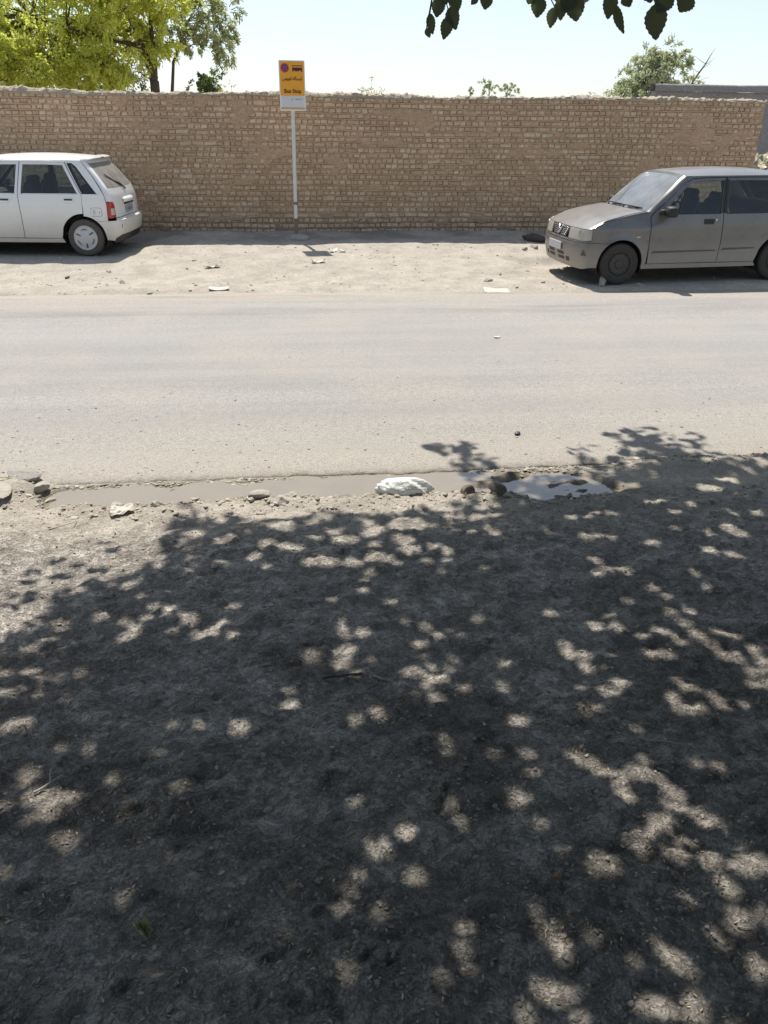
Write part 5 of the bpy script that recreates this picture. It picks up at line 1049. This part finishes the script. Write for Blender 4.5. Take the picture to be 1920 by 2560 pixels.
# the low bough with its hanging leaves
LV = [(0.36, 2.245, 0.031, 0.039, 10), (0.407, 2.258, 0.029, 0.037, -15), (0.4, 2.226, 0.033, 0.048, -20), (0.385, 2.206, 0.029, 0.048, 15), (0.347, 2.213, 0.021, 0.042, -12), (0.337, 2.193, 0.015, 0.021, -25), (0.473, 2.258, 0.029, 0.031, 10), (0.446, 2.261, 0.016, 0.021, 40), (0.602, 2.251, 0.036, 0.042, 5), (0.64, 2.231, 0.027, 0.042, 8), (0.662, 2.251, 0.032, 0.048, 0), (0.697, 2.25, 0.045, 0.049, -12), (0.675, 2.263, 0.042, 0.042, 20), (0.773, 2.256, 0.035, 0.053, 5), (0.811, 2.231, 0.023, 0.063, -28), (0.833, 2.274, 0.032, 0.03, -30), (0.9, 2.228, 0.054, 0.075, -8), (0.909, 2.268, 0.051, 0.048, 25), (0.96, 2.267, 0.048, 0.043, 30), (0.376, 2.269, 0.036, 0.036, 0), (0.582, 2.272, 0.032, 0.032, 20), (0.64, 2.278, 0.037, 0.037, -10), (0.722, 2.282, 0.037, 0.037, 15), (0.864, 2.285, 0.043, 0.043, -20)]
KY = 2.6/2.15
bough = MB(); bz_ = lambda x: 2.0+(2.0-1.66+.02*math.sin(x*9))
bp_ = [np.array([x*KY, 2.6+.05*math.sin(x*5), 2.40+.02*math.sin(x*8)]) for x in np.linspace(.20, 1.25, 14)]
bough.tube(np.vstack([np.array([[2.1, .9, 3.6], [1.9, 1.9, 2.8]]), np.array(bp_)[::-1]])-ST, np.concatenate([[.018, .014], np.linspace(.009, .003, 14)]), 6)
bo = bough.build('bough', M_bark, shade, True)
def bigleaf(seed):
    rng = np.random.default_rng(seed); n = 15; y = np.linspace(0, 1, n); w = .5*np.sin(PI*np.clip(y, 0, 1)**.78)**.85; w[0] = .02; w[-1] = .005
    ser = np.where(np.arange(n) % 2, .035, -.015); Lq = -w-ser*(w > .1); Rq = w+ser*(w > .1); cup = rng.uniform(.05, .16)
    V = []
    for i in range(n):
        zc = -.18*(y[i]-.4)**2*rng.uniform(.8, 1.2); V += [(Lq[i], y[i], zc+cup*w[i]), (0, y[i], zc), (Rq[i], y[i], zc+cup*w[i])]
    Fq = []
    for i in range(n-1): Fq += [(3*i, 3*i+1, 3*i+4, 3*i+3), (3*i+1, 3*i+2, 3*i+5, 3*i+4)]
    me = mesh_np('leaf', np.array(V), np.array(Fq), True); me.materials.append(M_hlf); return me
M_hlf = leafmat('hanging_leaf', (.065, .095, .078), (.095, .13, .095), .14, .45)
BL = [bigleaf(s_) for s_ in range(5)]
for i, (x, z, w, h_, a) in enumerate(LV):
    x2, z2, w, h_ = x*KY, EYE+(z-EYE)*KY, w*KY*1.05, h_*KY*1.05; yy = 2.6+rg.normal()*.02
    o = obj('leaf', BL[i % 5], None, bo); aa = R(a)
    # leaf hangs from its stalk: local +y points down
    ex = Vector((math.cos(aa), 0, -math.sin(aa))); ey = Vector((-math.sin(aa), .12, -math.cos(aa))).normalized(); ez = ex.cross(ey).normalized(); ex = ey.cross(ez)
    top_ = np.array([x2, yy, z2])-np.array(ey)*h_*.5
    o.matrix_local = Matrix.Translation(Vector(top_-ST)) @ Matrix((ex, ey, ez)).transposed().to_4x4() @ Matrix.Diagonal((w, h_, h_, 1))
    j = int(np.argmin([abs(q[0]-top_[0])+.3*rg.random()*.1 for q in bp_])); MB().tube(bez(bp_[j]-ST, top_-ST, (0, 0, -.005), 4), .0016, 4, False).build('leaf_stalk', M_hlf, bo)

# ------------------------------------------------------------------ loose things on the ground
M_stone = simple('pale_broken_stone', (.36, .325, .275), .93, var=.28, scale=14, bmp=.012, spec=.15)
M_stone2 = simple('brown_wet_stone', (.115, .085, .058), .55, var=.3, scale=14, bmp=.012)
M_asph = simple('broken_asphalt', (.30, .28, .255), .95, var=.2, scale=40, bmp=.012, spec=.1)
M_bag = simple('white_plastic_bag', (.66, .65, .61), .5, var=.10, scale=20, bmp=.01)
M_paper = simple('pale_paper', (.53, .475, .405), .8, var=.08)
M_stick = simple('dry_grey_stick', (.34, .31, .27), .9, var=.25, scale=30); M_dstick = simple('dark_damp_stick', (.06, .05, .042), .9, var=.3, scale=30)
def rock(label, x, y, r_, seed, m=M_stone, name='stone', sink=.35, group=None, rot=None, flat=9, amp=.12, cat='stone'):
    z = gz(x, y) if not (y > 4.6 and y < 10.3) else float(road_z(x, y))
    o = blob(name, r_, seed, m, None, (x, y, z+r_[2]*(1-2*sink)), 3, amp, 2.2, flat, rot or (0, 0, seed*1.3)); return tag(o, label, cat, group)
rock('large pale angular rock at the left end of the puddle', -1.57, 4.43, (.085, .05, .042), 1, flat=14)
rock('flat broken asphalt slab tilted beside the rock at the left end of the gutter', -1.72, 4.60, (.16, .10, .03), 2, M_asph, 'asphalt_slab', cat='slab')
rock('small pale rock against the larger one at the puddle left end', -1.50, 4.34, (.048, .032, .024), 3)
rock('pale cracked crust of earth left of the puddle end', -1.80, 4.36, (.16, .09, .018), 4, flat=14, sink=.4)
rock('flat-topped brown-edged rock on the near bank of the puddle', -.26, 4.21, (.085, .055, .038), 5)
rock('rounded pale stone right of the flat-topped rock on the bank', -.13, 4.13, (.055, .045, .038), 6)
rock('pale stone behind the rounded one at the waterline', -.08, 4.24, (.05, .035, .03), 7)
rock('dark brown rounded stone beside the white bag, left of two', .985, 4.19, (.055, .045, .036), 8, M_stone2, flat=3)
rock('dark brown rounded stone right of its twin at the puddle', 1.16, 4.17, (.062, .045, .036), 9, M_stone2, flat=3)
rock('pale round pebble in the sun flecks below the puddle', .04, 3.42, (.017, .014, .012), 10, sink=.2, cat='pebble', name='pebble')
rock('flat oval pebble in the shade left of centre', -.44, 3.32, (.026, .02, .009), 11, sink=.2, cat='pebble', name='pebble')
rock('round pebble in the bright flecks near the right edge', 1.69, 2.93, (.020, .016, .016), 12, sink=.2, cat='pebble', name='pebble')
rock('grey wedge-shaped rock chocking the front wheel of the saloon', 4.20, 10.62, (.17, .08, .115), 13, sink=.3, flat=16, amp=.22)
rock('dark heap of clods against the wall foot in front of the saloon', 4.15, 13.85, (.22, .11, .085), 14, simple('dark_clod', (.10, .085, .07), .95, var=.4, scale=16, bmp=.04, spec=.1), 'clod_heap', amp=.45, flat=None, cat='heap')
rock('pale block lying at the wall foot left of the dark heap', 3.60, 13.85, (.11, .06, .06), 15)
rock('pale stones rubble below the dark heap', 3.95, 13.15, (.10, .06, .045), 16); rock('small pale stone left of the rubble by the dark heap', 3.74, 13.0, (.07, .05, .035), 17)
for i, (x, y, r_, lab) in enumerate(((-3.09, 11.34, .05, 'small dark stone on the verge below the white hatchback'), (-2.32, 11.09, .06, 'flat stone chip on the verge right of the dark stone'), (2.67, 10.93, .07, 'pale stone on the verge in front of the saloon'), (2.95, 11.4, .055, 'pale stone on the verge nearer the wall shadow'), (-1.5, 12.4, .04, 'small dark pebble on the verge between hatchback and sign'), (3.4, 10.75, .045, 'small stone at the road edge left of the saloon'))):
    rock(lab, x, y, (r_, r_*.7, r_*.5), 20+i, M_stone if i else M_stone2)
for i in range(34):                                            # rubble on the puddle banks
    x = rg.uniform(-1.35, 1.9); s_ = rg.uniform(.012, .034); top_b = rg.random() < .25
    y = (float(np.interp(x, PUDB[:, 0], PUDB[:, 1]))-abs(rg.normal())*.06) if not top_b else float(np.interp(x, PUDT[:, 0], PUDT[:, 1]))-.05-.03*rg.random()
    rock('small pale stone among the rubble along the puddle banks', x, y, (s_*1.4, s_, s_*.6), 50+i, group='rubble along the puddle')
# white bag
def crumple(name, label, x, y, r_, seed, m, cat, sink=.3):
    o = blob(name, r_, seed, m, None, (x, y, gz(x, y)+r_[2]*(1-sink)), 4, .30, 3.2); return tag(o, label, cat)
crumple('plastic_bag', 'crumpled white plastic bag half buried in the puddle bank', .60, 4.27, (.165, .075, .062), 91, M_bag, 'bag')
def sheet(name, label, x, y, w, d, rz, m, cat, seed, lift=.012, group=None):
    A, B_ = np.meshgrid(np.linspace(-.5, .5, 9), np.linspace(-.5, .5, 7)); X = A*w; Y = B_*d*(1-.35*A); ca, sa = math.cos(rz), math.sin(rz)
    WX_, WY_ = x+X*ca-Y*sa, y+X*sa+Y*ca; zb = ground_z(WX_, WY_)
    if 4.7 < y < 10.3: zb = np.maximum(zb, road_z(WX_, WY_))
    Z = zb+.006+lift*fbm(A*4+seed, B_*4, 3, seed)*(.4+2*np.abs(A))
    me = mesh_np(name, np.stack([WX_-x, WY_-y, Z], -1).reshape(-1, 3), np.array([(r*9+c_, r*9+c_+1, r*9+c_+10, r*9+c_+9) for r in range(6) for c_ in range(8)]), False)
    o = obj(name, me, m, None, (x, y, 0)); so = o.modifiers.new('solid', 'SOLIDIFY'); so.thickness = .003; return tag(o, label, cat, group)
sheet('paper_scrap', 'flat pale cardboard scrap at the road edge left of centre', -1.0, 10.62, .26, .12, .1, M_paper, 'scrap', 1, .03)
sheet('paper_scrap', 'flat pale cardboard scrap at the road edge right of centre', 2.66, 10.40, .34, .15, -.1, M_paper, 'scrap', 2, .03)
sheet('paper_scrap', 'crumpled white scrap beside the shadow of the sign board', .62, 12.95, .13, .09, .4, M_bag, 'scrap', 3, .05)
sheet('paper_scrap', 'second white scrap right of the sign board shadow', .76, 12.92, .09, .07, -.3, M_bag, 'scrap', 4, .05)
sheet('paper_scrap', 'pale scrap on the verge between hatchback and sign', -1.2, 12.0, .22, .08, .3, M_paper, 'scrap', 5, .05)
sheet('paper_scrap', 'pale scrap on the verge below the sign shadow', .35, 12.2, .20, .09, .2, M_paper, 'scrap', 6, .05)
sheet('paper_scrap', 'tiny white scrap on the road right of centre', 2.05, 7.85, .06, .05, .2, M_paper, 'scrap', 7, .01)
sheet('paper_scrap', 'pale flat flake on the sunlit bank left of the tree shade', -1.02, 4.06, .13, .07, .3, M_paper, 'scrap', 8, .03)
sheet('dry_leaf', 'curled pale green dry leaf on the dark soil at the lower left', -.44, 1.33, .026, .055, .6, leafmat('dry_green_leaf', (.20, .22, .10), (.28, .28, .15), .2), 'leaf', 9, .03)
rock('dark bottle cap on the road above the tree shadow', 1.54, 5.12, (.03, .02, .012), 95, simple('dark_cap', (.05, .05, .08), .5), 'bottle_cap', .1, flat=None, amp=.05, cat='cap')
rock('small brown nut on the dark soil at the lower right', .64, 1.38, (.011, .009, .009), 96, simple('brown_nut', (.22, .10, .045), .6), 'nut', .1, flat=None, amp=.1, cat='nut')
def twig(label, x, y, L, a, r_, seed, m=M_stick, fork=False, lift=.004):
    rng = np.random.default_rng(seed); n = 8; s_ = np.linspace(-.5, .5, n)*L; w = np.cumsum(rng.normal(size=n))*.02*L
    X = x+s_*math.cos(a)-w*math.sin(a); Y = y+s_*math.sin(a)+w*math.cos(a); Z = ground_z(X, Y); Z = np.maximum(Z, np.linspace(Z[0], Z[-1], n))+lift
    m_ = MB(); P_ = np.stack([X-x, Y-y, Z-Z.mean()], 1); m_.tube(P_, np.linspace(r_, r_*.6, n), 6)
    if fork: m_.tube(np.array([P_[4], P_[4]+np.array([.18*L*math.cos(a+.8), .18*L*math.sin(a+.8), .02]), P_[4]+np.array([.32*L*math.cos(a+.6), .32*L*math.sin(a+.6), .03])]), [r_*.7, r_*.6, r_*.4], 5)
    o = m_.build('twig', m, None, True, (x, y, float(Z.mean()))); return tag(o, label, 'twig')
twig('dark flat stick lying left of the pale splinter near the middle', .12, 2.36, .15, .05, .006, 1, M_dstick)
twig('pale splinter beside the dark flat stick near the middle', .27, 2.33, .075, -.5, .004, 2)
twig('long pale straight twig in the shade towards the lower right', 1.15, 1.88, .13, -.35, .0028, 3)
twig('short pale twig right below the long straight one', 1.10, 1.74, .04, -.9, .003, 4)
twig('forked brown twig standing in the sun fleck at the lower left', -.82, 1.88, .10, .9, .004, 5, M_stick, True, .01)
twig('pale stub of twig at the left edge', -1.03, 2.08, .06, .1, .005, 6)
twig('short white twig in the shade left of centre', -.17, 2.46, .035, .15, .004, 7)
twig('small pale twig lying below the left leaf shadows', -.18, 2.85, .03, .1, .004, 8)
twig('pale upright straw near the middle of the shade', .86, 2.43, .05, 1.3, .0025, 9)
twig('thin pale twig in the flecks below the blue puddle', 1.20, 3.32, .09, -.9, .0035, 10)
twig('thin straw near the right edge of the shade', 1.72, 2.88, .06, -.8, .0025, 11)
twig('short thick white twig at the right of the shade', 1.38, 2.60, .028, .7, .005, 12)
twig('bent dark twig at the left edge near the bottom', -.90, 1.72, .09, -1.0, .003, 13, M_dstick)
twig('bright straw in a fleck at the lower right', 1.06, 1.18, .035, -.5, .002, 14)
twig('long straw on the sunlit ground left of the shade', -1.3, 3.9, .16, .7, .003, 15)
# gravel, crumbs and plant litter nobody could count
def scatter(name, label, X, Y, S, m, seed, flat=.6, zoff=0.0):
    import bmesh
    rng = np.random.default_rng(seed); bm = bmesh.new(); bmesh.ops.create_icosphere(bm, subdivisions=1, radius=1.0); T = np.array([v.co[:] for v in bm.verts]); Fq = np.array([[v.index for v in f.verts] for f in bm.faces]); bm.free()
    n = len(X); Z = ground_z(X, Y); on = (Y > 4.62) & (Y < 10.25); Z = np.where(on, np.maximum(Z, road_z(X, Y)), Z)
    sc = S[:, None]*np.stack([rng.uniform(.8, 1.5, n), rng.uniform(.6, 1.1, n), rng.uniform(.4, 1.0, n)*flat], 1); a = rng.uniform(0, 2*PI, n); c_, s_ = np.cos(a), np.sin(a)
    W = T[None]*(1+rng.uniform(-.3, .3, (n, len(T), 1)))*sc[:, None, :]; V = np.stack([W[..., 0]*c_[:, None]-W[..., 1]*s_[:, None]+X[:, None], W[..., 0]*s_[:, None]+W[..., 1]*c_[:, None]+Y[:, None], W[..., 2]+(Z+sc[:, 2]*.35+zoff)[:, None]], -1)
    me = mesh_np(name, V.reshape(-1, 3), (Fq[None]+len(T)*np.arange(n)[:, None, None]).reshape(-1, 3), False); attr(me, 'tone', np.repeat(rng.random(n), len(T)))
    return tag(obj(name, me, m), label, 'gravel', None, 'stuff')
def tonemat(name, c1, c2):
    m, nt, b = newmat(name); nt.links.new(mixc(nt, nd(nt, 'ShaderNodeAttribute', attribute_name='tone').outputs['Fac'], c1, c2), b.inputs['Base Color']); b.inputs['Roughness'].default_value = .93; b.inputs['Specular IOR Level'].default_value = .15; return m
M_gr = tonemat('gravel_mix', (.26, .23, .19), (.46, .41, .345)); M_gr2 = tonemat('soil_crumb_mix', (.17, .152, .135), (.32, .29, .255)); M_lit = tonemat('plant_litter_mix', (.16, .11, .06), (.55, .46, .32))
n = 2600; X = rg.uniform(-2.2, 4.2, n); ed = np.interp(X, rx, eg); sd_ = np.where(rg.random(n) < .55, ed-.015-np.abs(rg.normal(size=n))*.05, np.interp(X, PUDB[:, 0], PUDB[:, 1])-np.abs(rg.normal(size=n))*.12)
scatter('gravel', 'loose gravel and asphalt crumbs along the broken road edge and gutter', X, sd_, np.abs(rg.normal(size=n))*.006+.004, M_gr, 1)
X = rg.uniform(-1.5, 3.4, 420); Y = np.interp(X, rx, eg)-.012-np.abs(rg.normal(size=420))*.022; scatter('asphalt_crumbs', 'broken asphalt crumbs along the ragged road edge above the puddle', X, Y, np.abs(rg.normal(size=420))*.007+.008, tonemat('asphalt_crumb_mix', (.17, .155, .135), (.38, .345, .295)), 5, .9, -.012)
n = 9000; Y = .9+3.3*rg.random(n)**1.2; X = (rg.random(n)-.5)*(1.6+Y*1.25)+Y*.12; scatter('soil_crumbs', 'crumbs of dry soil strewn over the shaded path', X, Y, np.abs(rg.normal(size=n))*.0028+.0015, M_gr2, 2, .7)
n = 1300; X = rg.uniform(-5, 8, n); Y = rg.uniform(10.35, 14.5, n); scatter('verge_gravel', 'small stones strewn over the dusty verge below the wall', X, Y, np.abs(rg.normal(size=n))*.009+.004, M_gr, 3)
n = 900; X = rg.uniform(-3, 5, n); Y = 4.65+np.abs(rg.normal(size=n))*.9; scatter('road_grit', 'grit scattered on the near side of the road', X, Y, np.abs(rg.normal(size=n))*.004+.002, M_gr, 4)
n = 2600; Y = .85+3.4*rg.random(n)**1.3; X = (rg.random(n)-.5)*(1.6+Y*1.25)+Y*.12; scatter('pebbles', 'scattered small pebbles pressed into the shaded path', X, Y, np.abs(rg.normal(size=n))*.0026+.0018, M_gr, 6, .6, -.001)
n = 8200; Yc = .95+2.9*rg.random(400)**1.4; Xc = (rg.random(400)-.5)*(1.6+Yc*1.25)+Yc*.12; kk = rg.integers(0, 400, n); kk = (kk*kk//400) ; X = Xc[kk]+rg.normal(size=n)*.07; Y = Yc[kk]+rg.normal(size=n)*.06
P = np.stack([X, Y, ground_z(X, Y)+.003], 1); D = np.stack([rg.normal(size=n), rg.normal(size=n), rg.normal(size=n)*.25], 1)
me = leaf_mesh('plant_litter', P, rg.uniform(.006, .017, n), D, rg, .5); attr(me, 'tone', np.repeat(rg.random(n), 6)); tag(obj('plant_litter', me, M_lit), 'dry husks and bits of plant litter on the shaded soil', 'litter', None, 'stuff')
